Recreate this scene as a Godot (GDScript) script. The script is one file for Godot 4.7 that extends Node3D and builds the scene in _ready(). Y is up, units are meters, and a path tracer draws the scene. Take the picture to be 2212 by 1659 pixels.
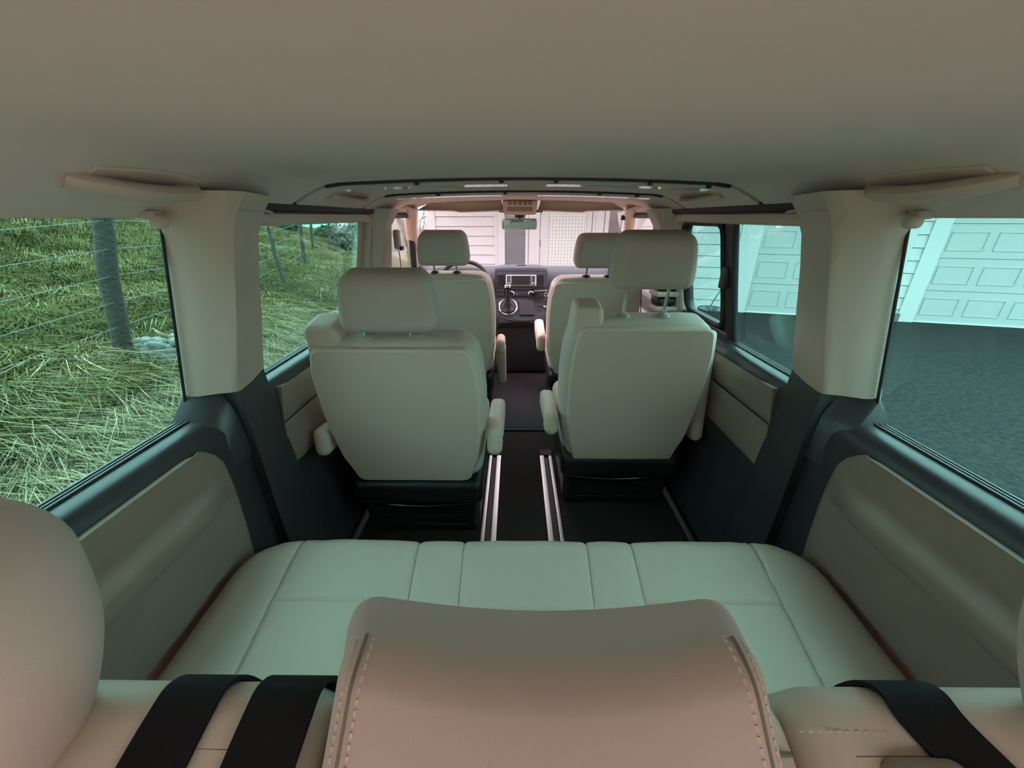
extends Node3D
# A van seen from its open tailgate. x right, y up, the van drives towards -z; D below is the distance ahead of the tailgate camera (z = -D). y = 0 is the van floor.

# ---------------------------------------------------------------- mesh builder
class MB:
	var v := PackedVector3Array()
	var f := PackedInt32Array()

	func vert(p: Vector3) -> int:
		v.append(p)
		return v.size() - 1

	func tri(a: int, b: int, c: int) -> void:
		f.append(a); f.append(b); f.append(c)

	func quad(a: int, b: int, c: int, d: int) -> void:
		tri(a, b, c); tri(a, c, d)

	# rows of points; normal = (along row) x (row to row)
	func grid(rows: Array, cu := false, cv := false) -> void:
		var nr := rows.size()
		var nc: int = rows[0].size()
		var o := v.size()
		for r in rows:
			v.append_array(r)
		for i in (nr if cv else nr - 1):
			for j in (nc if cu else nc - 1):
				var i2 := (i + 1) % nr
				var j2 := (j + 1) % nc
				quad(o + i * nc + j, o + i * nc + j2, o + i2 * nc + j2, o + i2 * nc + j)

	func fan(ring: PackedVector3Array, flip := false) -> void:
		var c := Vector3.ZERO
		for p in ring:
			c += p
		var k := vert(c / ring.size())
		var o := v.size()
		v.append_array(ring)
		for j in ring.size():
			var j2 := (j + 1) % ring.size()
			if flip:
				tri(k, o + j2, o + j)
			else:
				tri(k, o + j, o + j2)

	# eight corners: bottom ring a b c d (counter-clockwise from above), then the top ring
	func hexa(p: Array) -> void:
		for q in [[3, 2, 1, 0], [4, 5, 6, 7], [0, 1, 5, 4], [1, 2, 6, 5], [2, 3, 7, 6], [3, 0, 4, 7]]:
			var o := v.size()
			for k in q:
				v.append(p[k])
			quad(o, o + 1, o + 2, o + 3)

	func box(c: Vector3, s: Vector3, b := Basis()) -> void:
		var h := s / 2
		var p := []
		for y in [-1, 1]:
			for q in [[-1, 1], [1, 1], [1, -1], [-1, -1]]:
				p.append(c + b * Vector3(q[0] * h.x, y * h.y, q[1] * h.z))
		hexa(p)

	# rounded box; deform moves its local points
	func rbox(c: Vector3, s: Vector3, r: float, seg := 2, sub := 1, b := Basis(), deform = null) -> void:
		var h := s / 2
		r = minf(r, minf(h.x, minf(h.y, h.z)) * 0.999)
		var inner := h - Vector3(r, r, r)
		var ax := []
		for k in 3:
			var l := []
			for i in range(seg, 0, -1):
				l.append(-inner[k] - r * tan(PI / 4 * i / seg))
			for i in sub + 1:
				l.append(lerpf(-inner[k], inner[k], float(i) / sub))
			for i in range(1, seg + 1):
				l.append(inner[k] + r * tan(PI / 4 * i / seg))
			ax.append(l)
		var made := {}
		for face in 6:
			var k := face / 2
			var sgn := -1.0 if face % 2 == 0 else 1.0
			var a := (k + 1) % 3
			var e := (k + 2) % 3
			var ids := []
			for j in ax[e].size():
				var row := []
				for i in ax[a].size():
					var p := Vector3()
					p[k] = sgn * h[k]
					p[a] = ax[a][i]
					p[e] = ax[e][j]
					var key := Vector3i((p * 20000.0).round())
					if not made.has(key):
						var q := p.clamp(-inner, inner)
						var w := q + (p - q).normalized() * r
						if deform != null:
							w = deform.call(w)
						made[key] = vert(c + b * w)
					row.append(made[key])
				ids.append(row)
			for j in ids.size() - 1:
				for i in ids[0].size() - 1:
					if sgn > 0:
						quad(ids[j][i], ids[j][i + 1], ids[j + 1][i + 1], ids[j + 1][i])
					else:
						quad(ids[j][i], ids[j + 1][i], ids[j + 1][i + 1], ids[j][i + 1])

	# polygon in the plane of bx, by at o, pushed out along n by depth, edges chamfered by ch at the far face
	func prism(poly: PackedVector2Array, o: Vector3, bx: Vector3, by: Vector3, n: Vector3, depth: float, ch := 0.0) -> void:
		var pts := poly.duplicate()
		if not Geometry2D.is_polygon_clockwise(pts):
			pass
		else:
			pts.reverse()
		# pts counter-clockwise as is_polygon_clockwise sees it; find its sense by area
		var area := 0.0
		for i in pts.size():
			area += pts[i].cross(pts[(i + 1) % pts.size()])
		if area < 0:
			pts.reverse()
		if bx.cross(by).dot(n) < 0:
			pts.reverse()
		var ins := PackedVector2Array()
		for i in pts.size():
			var a := pts[(i - 1 + pts.size()) % pts.size()]
			var c := pts[i]
			var d := pts[(i + 1) % pts.size()]
			var e1 := (c - a).normalized()
			var e2 := (d - c).normalized()
			var sg := 1.0 if bx.cross(by).dot(n) > 0 else -1.0
			var m := (Vector2(-e1.y, e1.x) + Vector2(-e2.y, e2.x)) * sg
			var l := m.length()
			m = m / maxf(l, 0.01)
			ins.append(c + m * ch / maxf(l / 2, 0.4))
		var r0 := PackedVector3Array()
		var r1 := PackedVector3Array()
		var r2 := PackedVector3Array()
		for i in pts.size():
			r0.append(o + bx * pts[i].x + by * pts[i].y)
			r1.append(o + bx * pts[i].x + by * pts[i].y + n * (depth - ch))
			r2.append(o + bx * ins[i].x + by * ins[i].y + n * depth)
		grid([r0, r1] if ch <= 0 else [r0, r1, r2], true)
		for cap in [[r0, pts, true], [r2, ins if ch > 0 else pts, false]]:
			var t := Geometry2D.triangulate_polygon(cap[1])
			var k := v.size()
			v.append_array(cap[0])
			for i in range(0, t.size(), 3):
				var a: Vector3 = cap[0][t[i]]
				var c: Vector3 = cap[0][t[i + 1]]
				var d: Vector3 = cap[0][t[i + 2]]
				var up: bool = (c - a).cross(d - a).dot(n) > 0
				if up != cap[2]:
					tri(k + t[i], k + t[i + 1], k + t[i + 2])
				else:
					tri(k + t[i], k + t[i + 2], k + t[i + 1])

	# tube along points; rad a number or an array; sx, sy squash the section; up0 hints where the section's y axis goes
	func tube(pts: Array, rad, n := 10, closed := false, up0 := Vector3.UP, sx := 1.0, sy := 1.0, pw := 2.0) -> void:
		var rows := []
		for i in pts.size():
			var a: Vector3 = pts[(i - 1 + pts.size()) % pts.size()] if closed else pts[maxi(i - 1, 0)]
			var b: Vector3 = pts[(i + 1) % pts.size()] if closed else pts[mini(i + 1, pts.size() - 1)]
			var t := (b - a).normalized()
			var x := up0.cross(t)
			if x.length() < 0.05:
				x = Vector3(0.3, 0.1, 1).cross(t)
			x = x.normalized()
			var y := t.cross(x)
			var r: float = rad[i] if rad is Array else rad
			var row := PackedVector3Array()
			for k in n:
				var an := TAU * k / n
				var cx := cos(an)
				var cy := sin(an)
				if pw != 2.0:
					cx = signf(cx) * absf(cx) ** (2.0 / pw)
					cy = signf(cy) * absf(cy) ** (2.0 / pw)
				row.append(pts[i] + x * cx * r * sx + y * cy * r * sy)
			rows.append(row)
		grid(rows, true, closed)
		if not closed:
			fan(rows[0], true)
			fan(rows[-1])

	# flat strap of width w along points, w along side
	func strap(pts: Array, side: Vector3, w: float, t: float) -> void:
		var rows := []
		for i in pts.size():
			var a: Vector3 = pts[maxi(i - 1, 0)]
			var b: Vector3 = pts[mini(i + 1, pts.size() - 1)]
			var up := (b - a).normalized().cross(side).normalized()
			var s := side.normalized() * w / 2
			var u := up * t / 2
			rows.append(PackedVector3Array([pts[i] - s - u, pts[i] + s - u, pts[i] + s + u, pts[i] - s + u]))
		grid(rows, true)
		fan(rows[0], true)
		fan(rows[-1])

	func lathe(prof: Array, n: int, c: Vector3, b := Basis()) -> void:
		var rows := []
		for p in prof:
			var row := PackedVector3Array()
			for k in n:
				var an := TAU * k / n
				row.append(c + b * Vector3(cos(an) * p[0], p[1], -sin(an) * p[0]))
			rows.append(row)
		grid(rows, true)

	# a surface given as rows of points, made th thick against its normal
	func sheet(rows: Array, th: float) -> void:
		var nr := rows.size()
		var nc: int = rows[0].size()
		var back := []
		for i in nr:
			var br := PackedVector3Array()
			for j in nc:
				var du: Vector3 = rows[i][mini(j + 1, nc - 1)] - rows[i][maxi(j - 1, 0)]
				var dv: Vector3 = rows[mini(i + 1, nr - 1)][j] - rows[maxi(i - 1, 0)][j]
				br.append(rows[i][j] - du.cross(dv).normalized() * th)
			back.append(br)
		grid(rows)
		var rev := back.duplicate()
		rev.reverse()
		grid(rev)
		var rim := PackedVector3Array()
		var rim2 := PackedVector3Array()
		for j in nc:
			rim.append(rows[0][j]); rim2.append(back[0][j])
		for i in range(1, nr):
			rim.append(rows[i][nc - 1]); rim2.append(back[i][nc - 1])
		for j in range(nc - 2, -1, -1):
			rim.append(rows[nr - 1][j]); rim2.append(back[nr - 1][j])
		for i in range(nr - 2, 0, -1):
			rim.append(rows[i][0]); rim2.append(back[i][0])
		grid([rim2, rim], true)

	func mesh(crease := 38.0) -> ArrayMesh:
		var nf := f.size() / 3
		var fn := PackedVector3Array()
		var fu := PackedVector3Array()
		fn.resize(nf)
		fu.resize(nf)
		var head := PackedInt32Array()
		head.resize(v.size())
		head.fill(-1)
		var nxt := PackedInt32Array()
		nxt.resize(f.size())
		for i in nf:
			var a := v[f[i * 3]]
			var n := (v[f[i * 3 + 1]] - a).cross(v[f[i * 3 + 2]] - a)
			fn[i] = n
			fu[i] = n.normalized()
			for k in 3:
				var c := i * 3 + k
				nxt[c] = head[f[c]]
				head[f[c]] = c
		var cosc := cos(deg_to_rad(crease))
		var ov := PackedVector3Array()
		var on := PackedVector3Array()
		ov.resize(f.size())
		on.resize(f.size())
		for i in nf:
			if fn[i].length_squared() < 1e-20:
				for k in 3:
					ov[i * 3 + k] = v[f[i * 3 + k]]
					on[i * 3 + k] = Vector3.UP
				continue
			for k in 3:
				var c := i * 3 + k
				var s := Vector3.ZERO
				var e := head[f[c]]
				while e >= 0:
					var g := e / 3
					if fu[g].dot(fu[i]) >= cosc:
						s += fn[g]
					e = nxt[e]
				var o := i * 3 + (0 if k == 0 else 3 - k)
				ov[o] = v[f[c]]
				on[o] = s.normalized() if s.length_squared() > 1e-22 else fu[i]
		var arr := []
		arr.resize(Mesh.ARRAY_MAX)
		arr[Mesh.ARRAY_VERTEX] = ov
		arr[Mesh.ARRAY_NORMAL] = on
		var m := ArrayMesh.new()
		m.add_surface_from_arrays(Mesh.PRIMITIVE_TRIANGLES, arr)
		return m

# ---------------------------------------------------------------- naming helpers
var taken := {}
var M := {}
var rng := RandomNumberGenerator.new()

func P(x: float, y: float, d: float) -> Vector3:
	return Vector3(x, y, -d)

func numbered(called: String) -> String:
	if not taken.has(called):
		taken[called] = 0
		return called
	taken[called] += 1
	return "%s_%03d" % [called, taken[called]]

func tag(o: Node3D, label: String, category: String, group := "", kind := "") -> Node3D:
	o.set_meta("label", label)
	o.set_meta("category", category)
	if group:
		o.set_meta("group", group)
	if kind:
		o.set_meta("kind", kind)
	return o

func thing(called: String, label: String, category: String, at := Vector3.ZERO, group := "", kind := "") -> Node3D:
	var o := Node3D.new()
	o.name = numbered(called)
	add_child(o)
	o.position = at
	return tag(o, label, category, group, kind)

func obj(called: String, mb: MB, m: Material, parent: Node3D = null, crease := 38.0) -> MeshInstance3D:
	return put(called, mb.mesh(crease), m, parent)

func put(called: String, me: Mesh, m: Material, parent: Node3D = null) -> MeshInstance3D:
	var o := MeshInstance3D.new()
	o.mesh = me
	o.material_override = m
	if parent == null:
		o.name = numbered(called)
		add_child(o)
	else:
		o.name = called
		parent.add_child(o, true)
	return o

func ss(a: float, b: float, x: float) -> float:
	return smoothstep(a, b, x)

func curve(keys: Array, x: float) -> float:     # piecewise smooth interpolation of [[x, y], ...]
	if x <= keys[0][0]:
		return keys[0][1]
	for i in keys.size() - 1:
		if x <= keys[i + 1][0]:
			var t: float = (x - keys[i][0]) / (keys[i + 1][0] - keys[i][0])
			return lerpf(keys[i][1], keys[i + 1][1], t)
	return keys[-1][1]

func arcs(pts: Array, r, n := 5) -> PackedVector2Array:     # polygon with rounded corners
	var out := PackedVector2Array()
	for i in pts.size():
		var a: Vector2 = pts[(i - 1 + pts.size()) % pts.size()]
		var c: Vector2 = pts[i]
		var b: Vector2 = pts[(i + 1) % pts.size()]
		var rr: float = r[i] if r is Array else r
		rr = minf(rr, minf((a - c).length(), (b - c).length()) * 0.49)
		if rr < 0.0005:
			out.append(c)
			continue
		var p := c + (a - c).normalized() * rr
		var q := c + (b - c).normalized() * rr
		for k in n + 1:
			var t := float(k) / n
			out.append(p.lerp(c, t).lerp(c.lerp(q, t), t))
	return out

func smooth(pts: Array, n := 6) -> Array:       # Catmull-Rom through points
	var out := []
	for i in pts.size() - 1:
		var a: Vector3 = pts[maxi(i - 1, 0)]
		var d: Vector3 = pts[mini(i + 2, pts.size() - 1)]
		for k in n:
			out.append(pts[i].cubic_interpolate(pts[i + 1], a, d, float(k) / n))
	out.append(pts[-1])
	return out

# ---------------------------------------------------------------- materials
func lin(r: float, g: float, b: float) -> Color:
	return Color(r, g, b).linear_to_srgb()

func noise_tex(freq: float, type: int, size := 256, as_normal := false, ramp: Gradient = null, sd := 1, oct := 3, bump := 4.0) -> NoiseTexture2D:
	var n := FastNoiseLite.new()
	n.seed = sd
	n.frequency = freq
	n.noise_type = type
	n.fractal_octaves = oct
	var t := NoiseTexture2D.new()
	t.width = size
	t.height = size
	t.seamless = true
	t.noise = n
	t.as_normal_map = as_normal
	t.bump_strength = bump
	if ramp:
		t.color_ramp = ramp
	return t

func mat(c: Color, rough: float, metal := 0.0, spec := 0.5) -> StandardMaterial3D:
	var m := StandardMaterial3D.new()
	m.albedo_color = c
	m.roughness = rough
	m.metallic = metal
	m.metallic_specular = spec
	return m

func bump(m: StandardMaterial3D, tex: Texture2D, scale: float, cm: float, world := true) -> StandardMaterial3D:
	m.heightmap_enabled = true
	m.heightmap_texture = tex
	m.heightmap_scale = cm
	m.uv1_triplanar = true
	m.uv1_world_triplanar = world
	m.uv1_scale = Vector3(scale, scale, scale)
	return m

func ramp(a: Color, b: Color, lo := 0.0, hi := 1.0) -> Gradient:
	var g := Gradient.new()
	g.set_color(0, a)
	g.set_color(1, b)
	g.set_offset(0, lo)
	g.set_offset(1, hi)
	return g

func materials() -> void:
	var grain := noise_tex(0.05, FastNoiseLite.TYPE_CELLULAR, 256, false, null, 3, 2)
	var weave := noise_tex(0.09, FastNoiseLite.TYPE_SIMPLEX, 256, false, null, 5, 2)
	var soft := noise_tex(0.012, FastNoiseLite.TYPE_SIMPLEX, 256, false, null, 9, 3)
	M.leather = bump(mat(lin(0.62, 0.535, 0.45), 0.5, 0.0, 0.45), grain, 22.0, 0.02)
	M.shell = mat(lin(0.70, 0.56, 0.47), 0.62, 0.0, 0.4)
	M.cloth = bump(mat(lin(0.54, 0.44, 0.385), 0.8, 0.0, 0.3), weave, 36.0, 0.012)
	M.headliner = mat(lin(0.66, 0.535, 0.475), 0.95, 0.0, 0.2)
	M.trim = mat(lin(0.58, 0.44, 0.365), 0.6, 0.0, 0.4)
	M.panel = mat(lin(0.29, 0.205, 0.165), 0.7, 0.0, 0.35)
	M.charcoal = mat(lin(0.040, 0.040, 0.045), 0.42, 0.0, 0.5)
	M.black = mat(lin(0.012, 0.0125, 0.014), 0.5, 0.0, 0.5)
	M.gloss = mat(lin(0.01, 0.01, 0.012), 0.12, 0.0, 0.5)
	M.rubber = mat(lin(0.012, 0.012, 0.013), 0.6)
	M.carpet = bump(mat(lin(0.075, 0.072, 0.080), 0.95, 0.0, 0.2), weave, 14.0, 0.2)
	M.deck = mat(lin(0.028, 0.0265, 0.027), 0.85, 0.0, 0.3)
	M.webbing = bump(mat(lin(0.011, 0.011, 0.013), 0.8, 0.0, 0.3), weave, 20.0, 0.04)
	M.thread = mat(lin(0.66, 0.55, 0.44), 0.7)
	M.seam = mat(lin(0.20, 0.18, 0.15), 0.7)
	M.chrome = mat(lin(0.80, 0.81, 0.82), 0.12, 1.0)
	M.alu = mat(lin(0.62, 0.63, 0.65), 0.42, 1.0)
	M.silver = mat(lin(0.66, 0.67, 0.69), 0.25, 0.9)
	M.dash = mat(lin(0.058, 0.062, 0.078), 0.7, 0.0, 0.25)
	M.dash_low = mat(lin(0.040, 0.041, 0.047), 0.6, 0.0, 0.4)
	M.screen = mat(lin(0.035, 0.037, 0.043), 0.18)
	M.mirror = mat(lin(0.85, 0.86, 0.86), 0.03, 1.0)
	M.plastic = mat(lin(0.45, 0.41, 0.36), 0.45)
	M.lamp = mat(lin(0.60, 0.58, 0.54), 0.06)
	# glass: privacy panes are teal through their thickness, windscreen and front doors clear
	M.tint = mat(lin(0.37, 0.96, 0.86), 0.0)
	M.tint.albedo_color.a = 0.0
	M.tint.refraction_enabled = true
	M.tint.refraction_scale = 0.05
	M.tint.transparency = BaseMaterial3D.TRANSPARENCY_ALPHA
	M.clear = mat(lin(0.9, 0.95, 0.93), 0.0)
	M.clear.albedo_color.a = 0.05
	M.clear.transparency = BaseMaterial3D.TRANSPARENCY_ALPHA
	# outside
	M.white = mat(lin(0.42, 0.42, 0.42), 0.6)
	M.siding = mat(lin(0.41, 0.41, 0.41), 0.65)
	M.garage = mat(lin(0.335, 0.335, 0.335), 0.5)
	M.pane = mat(lin(0.08, 0.085, 0.085), 0.06)
	M.lace = mat(lin(0.52, 0.56, 0.52), 0.6)
	M.stone = mat(lin(0.12, 0.12, 0.115), 0.9)
	M.lattice = mat(lin(0.36, 0.41, 0.37), 0.6)
	M.concrete = bump(mat(lin(0.10, 0.10, 0.095), 0.9), weave, 3.0, 0.5)
	M.wood = bump(mat(lin(0.021, 0.019, 0.016), 0.9), noise_tex(0.03, FastNoiseLite.TYPE_SIMPLEX, 256, false, null, 4, 4), 3.0, 0.8)
	M.iron = mat(lin(0.035, 0.035, 0.037), 0.5, 0.3)
	M.wire = mat(lin(0.13, 0.13, 0.13), 0.6, 0.3)
	M.asphalt = mat(Color.WHITE, 0.95, 0.0, 0.2)
	M.asphalt.albedo_texture = noise_tex(0.02, FastNoiseLite.TYPE_SIMPLEX, 512, false, ramp(lin(0.015, 0.015, 0.0155), lin(0.027, 0.027, 0.028), 0.2, 0.85), 11, 5)
	bump(M.asphalt, noise_tex(0.2, FastNoiseLite.TYPE_SIMPLEX, 256, false, null, 12, 2), 1.3, 0.08)
	M.gravel = mat(Color.WHITE, 0.95)  # ground of the unseen yard, pale to throw light up at the ceiling
	M.gravel.albedo_texture = noise_tex(0.12, FastNoiseLite.TYPE_CELLULAR, 512, false, ramp(lin(0.25, 0.235, 0.215), lin(0.48, 0.45, 0.42), 0.2, 0.85), 14, 3)
	bump(M.gravel, noise_tex(0.2, FastNoiseLite.TYPE_CELLULAR, 256, false, null, 15, 2), 0.7, 1.0)
	M.ground = mat(Color.WHITE, 1.0, 0.0, 0.1)
	M.ground.vertex_color_use_as_albedo = true
	M.blade = mat(Color.WHITE, 0.8, 0.0, 0.2)
	M.blade.vertex_color_use_as_albedo = true
	M.leaf = mat(lin(0.028, 0.045, 0.022), 0.8, 0.0, 0.2)
	M.shrub = mat(lin(0.10, 0.11, 0.09), 0.9, 0.0, 0.2)
	M.beech = mat(lin(0.21, 0.17, 0.135), 0.8, 0.0, 0.2)  # leaves of the unseen hedge, russet to warm the light from behind
	M.bark = mat(lin(0.16, 0.15, 0.14), 0.9)
	M.paint = mat(lin(0.06, 0.07, 0.08), 0.3, 0.3)

# ---------------------------------------------------------------- setting
func _ready() -> void:
	rng.seed = 7
	var cam := Camera3D.new()
	cam.name = "camera"
	add_child(cam)
	cam.position = Vector3(-0.035, 1.2, 0.0)
	cam.rotation = Vector3(deg_to_rad(-23.4), deg_to_rad(0.45), 0)
	cam.fov = rad_to_deg(2.0 * atan(829.5 / 831.0))
	cam.near = 0.02
	cam.far = 400.0
	cam.current = true

	var env := Environment.new()
	var sky := ProceduralSkyMaterial.new()          # an even overcast
	sky.sky_top_color = lin(1.06, 0.885, 0.935)
	sky.sky_horizon_color = lin(1.09, 0.915, 0.965)
	sky.ground_bottom_color = Color(0.35, 0.36, 0.34)
	sky.ground_horizon_color = Color(0.5, 0.52, 0.5)
	sky.sky_curve = 0.2
	env.background_mode = Environment.BG_SKY
	env.sky = Sky.new()
	env.sky.sky_material = sky
	env.background_energy_multiplier = 1.0
	env.tonemap_mode = Environment.TONE_MAPPER_LINEAR
	env.tonemap_exposure = 7.8
	env.sdfgi_enabled = true
	env.ssao_enabled = true
	env.ssil_enabled = true
	var we := WorldEnvironment.new()
	we.name = "world_environment"
	we.environment = env
	add_child(we)

	materials()
	ground_and_hill()
	house()
	van_floor()
	van_side(-1)
	van_side(1)
	van_ceiling()
	tailgate()
	van_front()
	bench()
	captain_chairs()
	dashboard()
	roof_fittings()
	fence()
	plants()

# half width of the window plane at height y
func glass_x(y: float) -> float:
	return lerpf(0.872, 0.765, (y - 0.72) / 0.50)

func van_floor() -> void:
	var fl := thing("floor", "black plastic-covered van floor with dark grey carpet towards the cab", "floor", Vector3.ZERO, "", "structure")
	var b := MB.new()
	b.box(P(0, -0.04, 0.85), Vector3(1.84, 0.08, 2.5))
	obj("deck", b, M.deck, fl)
	b = MB.new()
	b.rbox(P(0, -0.03, 2.73), Vector3(1.84, 0.072, 1.30), 0.012, 2)
	obj("carpet", b, M.carpet, fl)
	b = MB.new()
	b.rbox(P(0.03, 0.006, 2.055), Vector3(1.3, 0.012, 0.022), 0.005, 2)
	obj("joint_strip", b, M.dash, fl)
	# two pairs of seat rails
	var spots := [[-0.142, "inner", "aluminium floor rail between aisle and the lowered-headrest chair"], [0.136, "inner", "aluminium floor rail between aisle and the raised-headrest chair"], [-0.70, "outer", "aluminium floor rail along the wall facing the field"], [0.70, "outer", "aluminium floor rail along the wall with sliding door"]]
	for s in spots:
		var t := thing("floor_rail", s[2], "rail", P(s[0], 0, 1.05), "seat rails in the van floor")
		var l := 1.44
		for k in [-1, 1]:
			var r := MB.new()
			r.rbox(Vector3(k * 0.0225, 0.006, 0), Vector3(0.024 if k * s[0] < 0 else 0.017, 0.012, l), 0.003, 1)
			obj("rail_lip", r, M.alu, t)
		var r2 := MB.new()
		r2.box(Vector3(0, 0.002, 0), Vector3(0.024, 0.003, l))
		obj("slot", r2, M.black, t)
		r2 = MB.new()
		r2.rbox(Vector3(0, 0.007, -l / 2 - 0.028), Vector3(0.066, 0.014, 0.058), 0.004, 2)
		obj("end_cap", r2, M.dash_low, t)

func ring(s: float, pts: Array, y: float) -> PackedVector3Array:
	var r := PackedVector3Array()
	for p in pts:
		r.append(P(s * p[0], y, p[1]))
	if s > 0:
		r.reverse()
	return r

# closed column lofted through level rings [[y, [[x, d], ...]], ...]
func column(mb: MB, s: float, levels: Array) -> void:
	var rows := []
	for l in levels:
		rows.append(ring(s, l[1], l[0]))
	mb.grid(rows, true)
	mb.fan(rows[0], true)
	mb.fan(rows[-1])

# a section in (x, y) run along D from d0 to d1
func along(mb: MB, s: float, prof: Array, d0: float, d1: float) -> void:
	var pts := PackedVector2Array()
	for p in prof:
		pts.append(Vector2(s * p[0], p[1]))
	mb.prism(pts, P(0, 0, d0), Vector3.RIGHT, Vector3.UP, Vector3(0, 0, -1), d1 - d0)

func van_side(s: float) -> void:
	var left := s < 0
	var side := "left" if left else "right"
	var w := thing("wall_" + side, "charcoal lower side wall of the van under the %s windows" % ("field-side" if left else "driveway-side"), "wall", Vector3.ZERO, "", "structure")
	# dark lower lining with its window ledge
	var prof := [[0.874, -0.08], [0.70, -0.08], [0.715, 0.05], [0.757, 0.30], [0.772, 0.62], [0.779, 0.69], [0.786, 0.712], [0.795, 0.727], [0.808, 0.735], [0.835, 0.738], [0.874, 0.738]]
	var b := MB.new()
	along(b, s, prof, -0.42, 2.02)
	obj("lining", b, M.charcoal, w, 30)
	# ledge grooves: ribs that run along the sill
	for k in 3:
		b = MB.new()
		b.rbox(P(s * (0.838 + k * 0.010), 0.740, 0.40), Vector3(0.006, 0.007, 0.87 - k * 0.005), 0.002, 1)
		obj("sill_rib", b, M.charcoal, w)
		b = MB.new()
		b.rbox(P(s * (0.838 + k * 0.010), 0.740, 1.48), Vector3(0.006, 0.007, 0.84), 0.002, 1)
		obj("sill_rib", b, M.charcoal, w)
	# dark base below the pillar, running to the floor
	b = MB.new()
	column(b, s, [[-0.02, [[0.93, 0.95], [0.70, 0.87], [0.70, 1.06], [0.93, 1.09]]], [0.40, [[0.93, 0.95], [0.725, 0.88], [0.745, 1.06], [0.93, 1.09]]], [0.70, [[0.93, 0.95], [0.742, 0.895], [0.782, 1.07], [0.93, 1.10]]], [0.795, [[0.93, 0.95], [0.752, 0.90], [0.792, 1.075], [0.93, 1.10]]]])
	obj("pillar_base", b, M.charcoal, w, 30)
	# lower rear edge of that base slopes out to the ledge
	b = MB.new()
	column(b, s, [[0.60, [[0.87, 0.78], [0.779, 0.80], [0.76, 0.90], [0.87, 0.90]]], [0.725, [[0.87, 0.80], [0.795, 0.82], [0.77, 0.90], [0.87, 0.90]]], [0.79, [[0.868, 0.86], [0.86, 0.864], [0.80, 0.90], [0.868, 0.90]]]])
	obj("pillar_foot", b, M.charcoal, w, 60)
	# padded rear panel with an arm ledge
	var rows := []
	# height, face, and how far the arm ledge stands in from it
	var profile := [[0.20, 0.750, 0.0], [0.30, 0.750, 0.0], [0.42, 0.749, 0.0], [0.52, 0.748, 0.0], [0.546, 0.748, -0.003], [0.552, 0.748, -0.007], [0.558, 0.748, 0.008], [0.566, 0.748, 0.030], [0.578, 0.749, 0.044], [0.594, 0.750, 0.052], [0.608, 0.751, 0.053], [0.618, 0.752, 0.050], [0.626, 0.753, 0.042], [0.632, 0.754, 0.026], [0.637, 0.755, 0.012], [0.645, 0.755, 0.003], [0.668, 0.757, 0.0], [0.69, 0.759, 0.0], [0.703, 0.762, 0.0]]
	for i in 31:
		var t := i / 30.0
		var row := PackedVector3Array()
		for p in profile:
			var y: float = p[0]
			# front edge of the panel leans and its top corner is round
			var front := 0.803 - 0.02 * ss(0.5, 0.2, y)
			if y > 0.63:
				front -= 0.055 * pow((y - 0.63) / 0.073, 2.0)
			var d := lerpf(front, -0.30, pow(t, 1.5))
			# face rounds off at the front edge, the ledge swells out of it
			var e := clampf((front - d) / 0.02, 0, 1)
			var x: float = lerpf(0.768, p[1], sqrt(1.0 - (1.0 - e) * (1.0 - e))) - p[2] * ss(0.0, 0.16, front - d)
			row.append(P(s * x, y, d))
		if not left:
			row.reverse()
		rows.append(row)
	b = MB.new()
	b.sheet(rows, 0.02)
	obj("padded_panel", b, M.panel, w, 50)
	# mid panel beside the single chairs: two leather fields with a crease between them
	for h in [[0.602, 0.712, 0.758, 0.760], [0.445, 0.600, 0.754, 0.757]]:
		b = MB.new()
		var rr := []
		for i in 13:
			var t := i / 12.0
			var row := PackedVector3Array()
			for j in 7:
				var u := j / 6.0
				var y := lerpf(h[0], h[1] - 0.012 * t, u)
				var d := lerpf(1.098 - 0.26 * (0.71 - y), 1.99, t)
				var e := minf(minf(u, 1 - u) * 6.0, minf(t, 1 - t) * 12.0)
				row.append(P(s * (h[2] + (0.010 if e < 0.5 else 0.0)), y, d))
			if left:
				row.reverse()
			rr.append(row)
		b.sheet(rr, 0.02)
		obj("door_panel", b, M.panel, w, 50)

	# pillar between the side windows
	var pil := thing("trim_%d" % (1 if left else 2), "beige pillar trim between the two %s windows" % ("field-side" if left else "driveway-side"), "pillar", Vector3.ZERO, "", "structure")
	b = MB.new()
	var lv := []
	for q in [[0.787, 0.0], [0.80, 0.003], [0.95, 0.045], [1.08, 0.078], [1.16, 0.098], [1.205, 0.115], [1.25, 0.150]]:
		var o: float = q[1]
		var fl2 := 0.03 * ss(1.12, 1.25, q[0])
		lv.append([q[0], [[0.93 - o, 0.955], [0.874 - o, 0.866 - fl2], [0.830 - o, 0.868 - fl2], [0.795 - o, 0.884 - fl2], [0.765 - o, 0.893 - fl2], [0.752 - o, 0.899], [0.748 - o * 0.93, 0.909], [0.758 - o * 0.9, 0.97], [0.785 - o * 0.8, 1.068 + fl2], [0.795 - o * 0.75, 1.085 + fl2], [0.83 - o * 0.7, 1.092 + fl2], [0.93 - o, 1.10 + fl2]]])
	column(b, s, lv)
	obj("pillar_cover", b, M.trim, pil, 45)
	# lip where the pillar cover meets the headliner
	b = MB.new()
	b.tube(smooth([P(s * 0.752, 1.206, 0.84), P(s * 0.64, 1.212, 0.90), P(s * 0.66, 1.214, 1.0), P(s * 0.70, 1.216, 1.12), P(s * 0.705, 1.212, 1.155)], 5), 0.004, 6)
	obj("top_lip", b, M.trim, pil)

	# pillar beside the tailgate opening
	var pd := thing("trim_%d" % (7 if left else 8), "beige pillar trim beside the tailgate opening, %s side" % ("field" if left else "driveway"), "pillar", Vector3.ZERO, "", "structure")
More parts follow.
